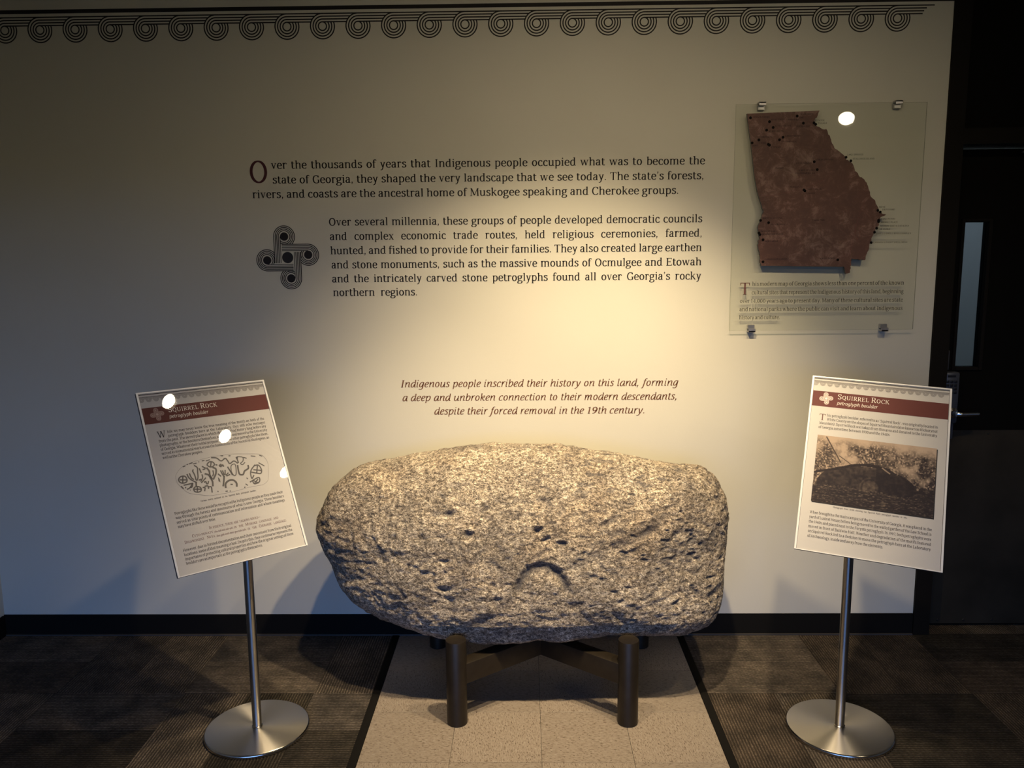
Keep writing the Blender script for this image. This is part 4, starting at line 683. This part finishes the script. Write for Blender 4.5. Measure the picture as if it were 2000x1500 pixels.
# ---------------------------------------------------------------- acrylic panel with the map
mp_ = thing('map_panel', 'clear acrylic wall panel with a reddish brown state map and text', 'wall panel', (1.1735, 0, 1.34))
ox, oz = 1.1735, 1.34
bm = bmesh.new(); box(bm, .797-ox, 1.550-ox, -.0230, -.0170, 0, .900)
me = bpy.data.meshes.new('acrylic_sheet'); bmesh.ops.recalc_face_normals(bm, faces=bm.faces); bm.to_mesh(me); bm.free(); me.materials.append(M_ACRYL); me.materials.append(M_ACEDGE)
for p_ in me.polygons: p_.material_index = 0 if abs(p_.normal.y) > .5 else 1
o = bpy.data.objects.new('acrylic_sheet', me); COL.objects.link(o); o.parent = mp_
for (x, z, s_) in ((.899, 2.2385, 1), (1.437, 2.2385, 1), (.889, 1.3415, -1), (1.433, 1.3415, -1)):
    bm = bmesh.new(); x -= ox; z -= oz
    box(bm, x-.014, x+.014, -.0165, -.0006, z-s_*.012-.009, z-s_*.012+.009, .0015); zz = sorted((z+s_*.002, z+s_*.009)); box(bm, x-.014, x+.014, -.0310, -.0006, zz[0], zz[1], .001)
    zz = sorted((z-s_*.006, z+s_*.009)); box(bm, x-.014, x+.014, -.0310, -.0240, zz[0], zz[1], .0012); bm_obj('mounting_clip', bm, M_CLIP, mp_)
MAP_DOTS = [(0.8516, 2.1851), (0.927, 2.1696), (0.9424, 2.1471), (0.9169, 2.1371), (1.0353, 2.1897), (1.0608, 2.1622), (1.1027, 2.1629), (1.1097, 2.1572), (0.8877, 2.0999), (0.8613, 2.0887), (0.983, 2.109), (0.9694, 2.0994), (0.9258, 2.0823), (0.9306, 2.079), (1.1107, 2.0132), (1.1239, 1.9825), (1.0747, 1.904), (1.0787, 1.8999), (1.2358, 2.0293), (1.2554, 2.0151), (1.3735, 1.8207), (1.3835, 1.8141), (1.3788, 1.7818), (1.3792, 1.7762), (1.3729, 1.7499), (1.3652, 1.7343), (1.3542, 1.6931), (0.9059, 1.7855), (0.9386, 1.7761), (0.9011, 1.7357), (0.905, 1.729), (0.9187, 1.7082), (0.9217, 1.6202), (1.2232, 1.6253)]
MAP_LABELS = [('TUNACUNNHEE', 0.8594, 2.1841, 0.9279), ('CHIEF VANN', 0.9328, 2.1745, 0.9864), ('TRACK ROCK', 1.0436, 2.1935, 1.0998), ('GAP', 1.0442, 2.1812, 1.0605), ('Blue Ridge', 1.0018, 2.1737, 1.0427), ('ESTATOE', 1.1058, 2.1691, 1.1445), ('TUGALO', 1.1178, 2.1584, 1.1541), ('NACOOCHEE', 1.0338, 2.1478, 1.0901), ('LITTLE EGYPT', 0.9492, 2.1505, 1.0128), ('NEW ECHOTA', 0.9254, 2.1296, 0.9837), ('CHIEFTAINS', 0.8907, 2.1078, 0.9408), ('LONG SWAMP', 0.9917, 2.1103, 1.0546), ('HICKORY LOG', 0.9771, 2.0892, 1.0382), ('LEAKE', 0.8906, 2.0848, 0.918), ('KING', 0.8632, 2.0753, 0.8846), ('ETOWAH', 0.9369, 2.0683, 0.9752), ('COLD SPRINGS', 1.1181, 2.0187, 1.1866), ('DYAR MOUND', 1.0392, 2.0054, 1.1009), ('LAKE OCONEE', 1.0519, 1.9776, 1.1159), ('PALEOAMERICAN', 1.0381, 1.9664, 1.1164), ('Piedmont', 0.9575, 1.9871, 0.9933), ('OCMULGEE', 1.0175, 1.9127, 1.0693), ('SWIFT CREEK', 1.0863, 1.9033, 1.1455), ('LAMAR', 1.0856, 1.8876, 1.1187), ('LAKE SPRINGS', 1.239, 2.0362, 1.3033), ('STALLINGS ISLAND', 1.2623, 2.0199, 1.3493), ('IRENE', 1.377, 1.8307, 1.4036), ('DEPTFORD', 1.3909, 1.8205, 1.442), ('CANE PATCH', 1.388, 1.7836, 1.4442), ('MIDDLE PLACE', 1.3877, 1.7704, 1.4563), ('MISSION SANTA CATALINA', 1.3855, 1.7559, 1.5022), ('DE GUALE', 1.3841, 1.7437, 1.4272), ('SAPELO SHELL RING COMPLEX', 1.3728, 1.7259, 1.5123), ('CANNON’S POINT SHELL RING', 1.3615, 1.691, 1.4991), ('ROOD’S LANDING', 0.9134, 1.7908, 0.9932), ('SINGER-MOYE', 0.9455, 1.766, 1.0077), ('MANDEVILLE /', 0.9091, 1.7397, 0.9737), ('CEMOCHECHOBEE', 0.9118, 1.7276, 1.0014), ('KOLOMOKI', 0.9269, 1.6996, 0.9791), ('FAIRCHILDS LANDING', 0.928, 1.6274, 1.0282), ('OKEFENOKEE', 1.1531, 1.6288, 1.2145), ('Coastal Plain', 1.1143, 1.7822, 1.1628)]
MAP_OUT = [(0.8374, 2.2013), (0.9804, 2.2055), (1.1231, 2.2098), (1.116, 2.1903), (1.0991, 2.1632), (1.1159, 2.1493), (1.1365, 2.1392), (1.1527, 2.1391), (1.1594, 2.1253), (1.1705, 2.1035), (1.1776, 2.0838), (1.1928, 2.0619), (1.2095, 2.0518), (1.2264, 2.0378), (1.2375, 2.0199), (1.2563, 2.0098), (1.2694, 1.9918), (1.2743, 1.9758), (1.287, 1.9658), (1.2959, 1.9517), (1.3126, 1.9436), (1.3236, 1.9295), (1.3355, 1.8974), (1.3406, 1.8793), (1.36, 1.861), (1.3672, 1.8429), (1.3761, 1.8287), (1.3727, 1.8166), (1.383, 1.8165), (1.3938, 1.8064), (1.4082, 1.8042), (1.4004, 1.7982), (1.3863, 1.7943), (1.3791, 1.7782), (1.382, 1.762), (1.3685, 1.7479), (1.3653, 1.7317), (1.3579, 1.7175), (1.3548, 1.7012), (1.3473, 1.687), (1.3464, 1.6666), (1.3374, 1.6442), (1.3344, 1.6237), (1.2784, 1.6303), (1.2752, 1.5728), (1.2589, 1.5688), (1.2512, 1.5977), (0.9157, 1.6047), (0.9088, 1.6253), (0.9077, 1.6541), (0.9006, 1.6788), (0.8982, 1.689), (0.9055, 1.7155), (0.8985, 1.736), (0.8958, 1.7563), (0.9049, 1.7867), (0.9104, 1.8069), (0.918, 1.823), (0.909, 1.8433), (0.8999, 1.8676), (0.8884, 1.9038), (0.8763, 1.958), (0.8602, 2.0674)]
k = NT('printed map relief'); a = k.coords(); wv = k.n('TexNoise', Vector=(a, 0), Scale=5.0, Detail=2.0); n1 = k.n('TexNoise', Vector=(a, 0), Scale=17.0, Detail=10.0, Roughness=.78, Distortion=.5); n2 = k.n('TexNoise', Vector=(a, 0), Scale=4.0, Detail=2.0)
r1 = k.ramp(n1, 0, [(.42, (.078, .038, .029)), (.51, (.096, .048, .036)), (.57, (.150, .092, .074)), (.66, (.21, .145, .12))]); r2 = k.ramp(n2, 0, [(.35, (.86, .80, .78)), (.65, (1.15, 1.0, .95))])
ml = k.n('Mix', data_type='RGBA', blend_type='MULTIPLY'); ml.inputs[0].default_value = 1; k.link(r1, 0, ml, 6); k.link(r2, 0, ml, 7); k.link(ml, 2, k.b, 'Base Color'); k.set(Roughness=.6); M_MAP = k.m
rr_ = random.Random(3); MO = []
for i in range(len(MAP_OUT)):
    A = MAP_OUT[i]; B = MAP_OUT[(i+1) % len(MAP_OUT)]; MO.append(A); L_ = math.hypot(B[0]-A[0], B[1]-A[1]); smooth_edge = (i < 2) or (B[1] < 1.61 and A[1] < 1.61) or A[0] < .89
    if not smooth_edge and L_ > .012:
        for q in range(1, int(L_/.006)): t_ = q/int(L_/.006); MO.append((A[0]+(B[0]-A[0])*t_+rr_.uniform(-.0022, .0022), A[1]+(B[1]-A[1])*t_+rr_.uniform(-.0022, .0022)))
bm = bmesh.new(); prism(bm, [(x-ox, z-oz) for x, z in MO], -.0355, -.0234)
me = bpy.data.meshes.new('state_map'); bmesh.ops.recalc_face_normals(bm, faces=bm.faces); bm.to_mesh(me); bm.free(); me.materials.append(M_MAP); me.materials.append(flat('grey map edge', (.10, .105, .10), .5))
for p_ in me.polygons: p_.material_index = 0 if p_.normal.y < -.5 else 1
smap = bpy.data.objects.new('state_map', me); COL.objects.link(smap); smap.parent = mp_
# rivers, ridges and fault lines of the map
riv = [[(.905, 1.885), (.95, 1.882), (.985, 1.892), (1.03, 1.90), (1.075, 1.905), (1.12, 1.93), (1.16, 1.945)], [(.862, 2.065), (.89, 2.062), (.915, 2.07), (.925, 2.08)], [(.945, 2.14), (.975, 2.145), (1.0, 2.14), (1.02, 2.15)], [(.868, 2.11), (.885, 2.145), (.893, 2.168)], [(.88, 2.12), (.895, 2.15)], [(1.285, 1.77), (1.292, 1.72), (1.30, 1.705)], [(1.30, 1.77), (1.308, 1.72), (1.295, 1.705)], [(1.27, 1.64), (1.278, 1.70), (1.30, 1.80), (1.32, 1.86)]]
for p_ in riv: wallmesh('map_line', ribbon(catmull([(x-ox, z-oz) for x, z in p_], 5), .0013), M_INKRED, smap, .0359)
for i_, (x, z) in enumerate(MAP_DOTS): wallmesh('site_dot', disc2(x-ox, z-oz, .0056, 16), M_DOT, smap, .0363+.00004*(i_ % 3))
lab_ = []
for t_, x0, z, x1 in MAP_LABELS:
    it = t_[1:2].islower(); w0 = width_of(t_, .0082); wallmesh('site_name', set_line(t_, x0-ox, z-oz, .0082, None, xs=(x1-x0)/w0, seg=1, wt=1.2), M_INK, smap, .0361)
for text, x0, z, x1 in (('his modern map of Georgia shows less than one percent of the known', .8845, 1.5230, 1.5022), ('cultural sites that represent the Indigenous history of this land, beginning', .8835, 1.4885, 1.5024), ('over 14,000 years ago to present day. Many of these cultural sites are state', .8363, 1.4538, 1.5025), ('and national parks where the public can visit and learn about Indigenous', .8357, 1.4198, 1.5023), ('history and culture.', .8352, 1.3862, 1.0040)):
    wallmesh('text_line', set_line(text, x0-ox, z-oz, .0215, x1-ox, xs=1.0, seg=2), M_VINYL, mp_, .0236)
o = wallmesh('initial_letter', set_line('T', .8335-ox, 1.4872-oz, .0650, xs=1.02, seg=2), M_INKRED, mp_, .0236); o['label'] = 'large dark red initial letter'
# ---------------------------------------------------------------- the two reading stands
SW, SH = .437, .612
def photo_print(w, h):
    nx, ny = 300, 190; gx, gy = np.meshgrid(np.linspace(0, 1, nx+1), np.linspace(0, 1, ny+1), indexing='ij'); x, y = gx.ravel(), gy.ravel(); P = np.stack([x*1.57, y, 0*x], 1)
    fol = fbm(P*1.0, .16, 4, 5); fine = fbm(P, .018, 3, 9); str_ = fbm(P*np.array([1, 3.2, 1]), .03, 3, 13)
    top = .72+.12*y; lum = top*np.ones_like(x)
    dens = np.clip(.72+.75*fol+.9*(.86-y)-.35*np.abs(x-.45)*0, 0, 1); dens *= np.clip((.99-y)/.12, .15, 1)
    lum = lum*(1-dens)+dens*(.36-.12*(x > .75)+.16*fine+.45*np.clip(fine-.25, 0, 1))
    for (xa, ya), (xb, yb), wd_, dk in [((.08, .98), (.22, .62), .008, .25), ((.46, .92), (.54, .62), .006, .2), ((.42, .70), (.45, .62), .004, .15), ((.03, .75), (.20, .52), .004, .2), ((0, .58), (.06, .47), .006, .2), ((.20, .72), (.32, .60), .005, .2)]:
        dd = seg_dist(x*1.57, y, [(xa*1.57, ya), (xb*1.57, yb)]); lum = np.where(dd < wd_, dk, lum)
    # boulder body
    bt = .24+.36*np.clip(1-np.abs((x-.45)/.43)**2.6, 0, 1)**.5; bb = .235+.03*np.sin(x*5); ins = (y < bt) & (y > bb) & (x > .03) & (x < .87)
    body = .14+.09*fbm(P*np.array([1, 1, 1]), .035, 4, 21)-.07*(x > .52)+.10*np.clip((y-bt+.08)/.08, 0, 1)*(x < .6)
    rr_ = np.hypot((x-.485)*1.57/.11, (y-.30)/.115); body = body+.16*np.exp(-((rr_-.55)/.5)**4)-.10*np.exp(-((rr_-1.05)/.10)**2)*(y > .26)+.10*np.exp(-((rr_-1.25)/.09)**2)*(x < .49)*(y > .24)
    lum = np.where(ins, body, lum)
    gs = np.clip((x-.74)/.2, 0, 1); gb = bb+.17*gs*gs*(3-2*gs)+.02*fine; g_ = y < gb; lum = np.where(g_, .12+.10*np.clip(str_, 0, 1)+.22*np.clip(str_-.35, 0, 1)+.05*str_, lum); lum = np.where((np.abs(y-bb) < .02) & (x < .75), lum+.15*np.clip(fine, 0, 1), lum)
    tr = catmull([(.0, .43), (.08, .47), (.21, .53), (.317, .595), (.45, .63), (.60, .60), (.66, .55)], 6); dd = seg_dist(x*1.57, y, [(a_*1.57, b_) for a_, b_ in tr]); lum = np.where(dd < .016+.012*x, .11+.04*fine, lum)
    dd = seg_dist(x*1.57, y, [(.57*1.57, .615), (.635*1.57, .545)]); lum = np.where(dd < .008, .62, lum); dd = seg_dist(x*1.57, y, [(.70*1.57, .585), (.695*1.57, .54)]); lum = np.where(dd < .007, .5, lum)
    lum = np.clip(lum, .03, .9)**2.0; dark = np.array([.018, .014, .019]); lite = np.array([.62, .47, .34]); C = dark+(lite-dark)*lum[:, None]
    V = np.stack([x*w, y*h], 1); i = (np.arange(nx)[:, None]*(ny+1)+np.arange(ny)[None, :]).ravel(); F = np.stack([i, i+ny+1, i+ny+2, i+1], 1); return V, F, C
k = NT('sepia photograph print'); at = k.n('Attribute', attribute_name='tone'); k.link(at, 0, k.b, 'Base Color'); k.set(Roughness=.6); k.b.inputs['Specular IOR Level'].default_value = .15; M_PHOTO = k.m
def sign(label, px, py, X, Y, Z, yaw, tilt, roll, content, group, panel_label):
    t = thing('sign_stand', label, 'sign stand', (px, py, 0), group)
    bm = bmesh.new(); lathe(bm, [(0.0, .016), (.172, .0160), (.1755, .0150)], 96); bm_obj('base_plate', bm, M_SPUN, t, 35)
    bm = bmesh.new(); lathe(bm, [(.1755, .0150), (.1785, .0125), (.1795, .008), (.1785, .0012), (.174, 0.0004), (0, .0004)], 96); bm_obj('base_rim', bm, M_STEELEDGE, t, 40)
    rt = Vector((math.cos(yaw), math.sin(yaw), 0)); nf = Vector((math.sin(yaw), -math.cos(yaw), 0)); up = Vector((0, 0, 1))*math.cos(tilt)-nf*math.sin(tilt)
    R = rt*math.cos(roll)+up*math.sin(roll); U = -rt*math.sin(roll)+up*math.cos(roll); N = R.cross(U)
    C0 = Vector((X, Y, Z))-R*SW/2-U*SH/2-Vector((px, py, 0))
    M4 = Matrix(((R.x, U.x, N.x, C0.x), (R.y, U.y, N.y, C0.y), (R.z, U.z, N.z, C0.z), (0, 0, 0, 1)))
    # where the pole meets the back of the panel
    zt = (N.dot(C0-N*.022))/N.z
    bm = bmesh.new(); lathe(bm, [(0, .0162), (.0158, .0162), (.0158, zt-.03), (0, zt-.03)], 40); bm_obj('pole', bm, M_STEEL, t, 40)
    bm = bmesh.new(); lathe(bm, [(.0162, .0162), (.0182, .0164), (.0182, .0195), (.0162, .021)], 40); bm_obj('collar', bm, M_STEELEDGE, t, 40)
    def SP(name, VF, mat, off, parent): 
        V, F = VF; o = mesh_obj(name, np.stack([V[:, 0], V[:, 1], np.full(len(V), off)], 1), F, mat, parent); return o
    bm = bmesh.new(); box(bm, 0, SW, 0, SH, -.0105, -.0004, .0008); pn = bm_obj('sign_panel', bm, M_BACK, t); pn.matrix_local = M4; pn['label'] = panel_label
    fr_ = merge([rect2(0, 0, .0062, SH), rect2(SW-.0062, 0, SW, SH), rect2(.0062, SH-.0045, SW-.0062, SH), rect2(.0062, 0, SW-.0062, .0030)])
    bm = bmesh.new()
    for a_ in ((0, .0062, 0, SH), (SW-.0062, SW, 0, SH), (.0062, SW-.0062, SH-.0045, SH), (.0062, SW-.0062, 0, .003)): box(bm, a_[0]+.00005, a_[1], a_[2], a_[3], -.0003, .0022)
    bm_obj('panel_edge', bm, M_BORDER, pn)
    SP('printed_sheet', rect2(.0063, .0032, SW-.0063, SH-.0046), M_PAPER, -.0002, pn)
    SP('inner_line', merge([rect2(.0064, .004, .0073, SH-.006), rect2(SW-.0073, .004, SW-.0064, SH-.006)]), M_MID, .0000, pn)
    # bracket under the panel (world-aligned block inside the gap between pole and panel)
    pl_ = M4.inverted() @ Vector((0, 0, zt)); bm = bmesh.new(); box(bm, pl_.x-.05, pl_.x+.05, pl_.y-.06, pl_.y+.04, -.0165, -.0107, .001); box(bm, pl_.x-.02, pl_.x+.02, pl_.y-.045, pl_.y+.015, -.034, -.0160, .002); bm_obj('bracket', bm, M_BACK, pn)
    # shared artwork
    SP('top_line', rect2(.0075, .6025, SW-.0075, .6050), M_GREYDARK, .0002, pn); SP('top_line', rect2(.0075, .5945, SW-.0075, .5962), M_MID, .0002, pn)
    rad = (.0022, .0042, .0062, .0082); units = []; x = .0128
    for i in range(18):
        last = x+.0231 > SW-.012; V, F = scroll(.0231, rad, .0014, 16, lastlen=(SW-.0078-x) if last else None); units.append((V+np.array([x, .5862]), F))
        if last: break
        x += .0231
    SP('scroll_border', merge(units), M_GREYINK, .0002, pn)
    SP('header_band', rect2(.0075, .5022, SW-.0075, .5580), M_RED, .0001, pn)
    kn = knot(.168, rings=(.0434, .0340, .0246), lw=.0052, dr=.013); SP('emblem', merge([(V+np.array([.0515, .5325]), F) for V, F in kn]), M_PALEINK if content == 'left' else M_LIGHTINK, .0002, pn)
    sz = .0240; SP('title', set_line('Squirrel Rock', .0875, .5345, sz, xs=(.256-.0875)/width_of('Squirrel Rock', sz)*1.0*.90, smallcaps=True, seg=2, wt=.9, x1=None, track=2), M_LIGHTINK, .0003, pn)
    SP('subtitle', set_line('petroglyph boulder', .0862, .5140, .0165, x1=None, xs=(.215-.0862)/width_of('petroglyph boulder', .0165, True), italic=True, seg=2, wt=.9), M_LIGHTINK, .0003, pn)
    def para(lines, size=.0122, mat=M_INK, xs=.80, it=False, **kw):
        for tx, x0, y, x1 in lines: SP('text_line', set_line(tx, x0, y, size, x1, xs=xs, seg=1, italic=it, wt=1.08, **kw), mat, .0003, pn)
    if content == 'left':
        SP('initial_letter', set_line('W', .0362, .4520, .0300, xs=.88, seg=2), M_GREYDARK, .0003, pn)
        para([('hile we may never know the true meaning of the motifs on both of the', .0690, .4650, .4018), ('petroglyph boulders here at the Laboratory, they still echo messages', .0692, .4510, .4018), ('from the past. The sacred places in which they stood had history long before any', .0365, .4370, .4018), ('photographs, or the boulders themselves, were taken and moved to the University', .0365, .4229, .4018), ('of Georgia. Whatever their initial purpose, these and other petroglyphs like them,', .0365, .4088, .4018), ('served as monumental markers on the homelands of the Ancestral Muskogean, as', .0365, .3948, .4018), ('well as the Cherokee peoples.', .0365, .3808, .1662)])
        dr = []
        for key, pts in DRAW.items():
            p_ = np.array(pts)/1000.0
            wd_ = .0006 if key == 'out' else .0042 if key[0] not in 'kqdn' and key not in ('lp', 'w3') else .0032
            if key in ('sun', 'lf', 'wd'): dr.append((p_, [tuple(range(len(p_)-1))])) if key != 'wd' else dr.append(disc2(*p_.mean(0), .0042, 12)); continue
            if key == 'arc': wd_ = .0062
            if key in ('fs', 'hs', 'y1', 'y2', 'y3', 'u1'): wd_ = .0056
            if len(p_) > 2: p_ = catmull(p_, 4)
            dr.append(ribbon(p_, wd_))
        SP('motif_drawing', merge(dr), M_MID, .0003, pn)
        para([('Various motifs outlined on the Squirrel Rock petroglyph boulder.', .1212, .2200, .3095)], size=.0068, xs=.8)
        para([('Petroglyphs like these would be recognized by Indigenous people as they made their', .0333, .1952, .3995), ('way through the forests and mountains of what is now Georgia. These boulders', .0333, .1806, .3990), ('served as vital points of communication and information and whose meanings', .0336, .1660, .3990), ('may have shifted over time.', .0338, .1518, .1556)])
        para([('In essence, these are talking rocks\u2014', .1270, .1275, .3003), ('in the Mvskoke language and', .2060, .1120, .3609), ('in the Cherokee language.', .2480, .0968, .3867)], size=.0125, mat=M_INKRED, smallcaps=True, xs=.8)
        para([('Cvto-ponayv', .0691, .1130, .1370), ('Digawonisgi Nvya', .0429, .0985, .1400)], size=.0125, mat=M_INKRED, smallcaps=True, xs=.85)
        para([('[cha-doh-boh-nah-yuh]', .1400, .1125, .2030), ('[dee-gah-woh-nees-gee nuh-yah]', .1440, .0978, .2440)], size=.0085, mat=M_INKRED, xs=.8)
        para([('However, due to limited documentation and their movement from their original', .0330, .0752, .3984), ('locations, some of that meaning is lost. Despite this, they continue to represent the', .0333, .0610, .3980), ('importance of protecting cultural properties and how the original settings of these', .0333, .0472, .3984), ('boulders are as important as the petroglyphs themselves.', .0333, .0334, .2843)])
    else:
        SP('initial_letter', set_line('T', .0343, .4525, .0300, xs=1.12, seg=2), M_INKRED, .0003, pn)
        para([('his petroglyph boulder, referred to as "Squirrel Rock", was originally located in', .0599, .4675, .4013), ('White County on the slopes of Squirrel Mountain (also known as Hickorynut', .0602, .4528, .4011), ('Mountain). Squirrel Rock was taken from this area and donated to the University', .0374, .4380, .4005), ('of Georgia sometime between 1930 and the 1940s.', .0356, .4230, .2607)])
        V, F, C = photo_print(.3655, .2315); SP('photo_shadow', rect2(.0385, .1630, .4048, .3955), M_GREYDARK, .0002, pn)
        me = bpy.data.meshes.new('photograph'); me.vertices.add(len(V)); me.vertices.foreach_set('co', np.stack([V[:, 0]+.0362, V[:, 1]+.1672, np.full(len(V), .0004)], 1).ravel().astype(np.float32)); me.loops.add(F.size); me.loops.foreach_set('vertex_index', F.ravel().astype(np.int32)); me.polygons.add(len(F)); me.polygons.foreach_set('loop_start', np.arange(0, F.size, 4, dtype=np.int32)); me.update(calc_edges=True)
        ca = me.color_attributes.new('tone', 'FLOAT_COLOR', 'POINT'); ca.data.foreach_set('color', np.concatenate([C, np.ones((len(C), 1))], 1).ravel().astype(np.float32)); me.materials.append(M_PHOTO)
        o = bpy.data.objects.new('photograph', me); COL.objects.link(o); o.parent = pn; o['label'] = 'sepia photograph of a boulder under a fallen tree'
        para([('Photograph from 1930s showing the Squirrel Rock petroglyph boulder in situ.', .1059, .1535, .3288)], size=.0068, xs=.8)
        para([('When brought to the main campus of the University of Georgia, it was placed in the', .0362, .1252, .4007), ('yard of Lustrat House before being moved to the walled garden of the Law School in', .0362, .1096, .4007), ('the 1960s and placed next to the Forysth petroglyph. In 1997, both petroglyphs were', .0360, .0938, .4007), ('moved in front of Baldwin Hall. Weather and degradation of the motifs featured', .0362, .0778, .4007), ('on Squirrel Rock led to a decision to move the petroglyph here at the Laboratory', .0364, .0622, .4007), ('of Archaeology, inside and away from the elements.', .0362, .0462, .2646)])
    SP('cover_sheet', rect2(.0063, .0032, SW-.0063, SH-.0046), M_CLEAR, .0016, pn)
    return t
sign('steel sign stand left of the boulder, its tilted panel showing a drawing of carved motifs', -1.0010, -.7480, -1.0523, -.7757, .9472, .7405, .4778, -.0025, 'left', 'sign stands beside the boulder', 'tilted white sign with a grey motif drawing')
sign('steel sign stand right of the boulder, its tilted panel showing an old sepia photograph', 1.0440, -.7430, 1.1004, -.7659, .9461, -.3056, .5094, -.0705, 'right', 'sign stands beside the boulder', 'tilted white sign with a sepia photograph')
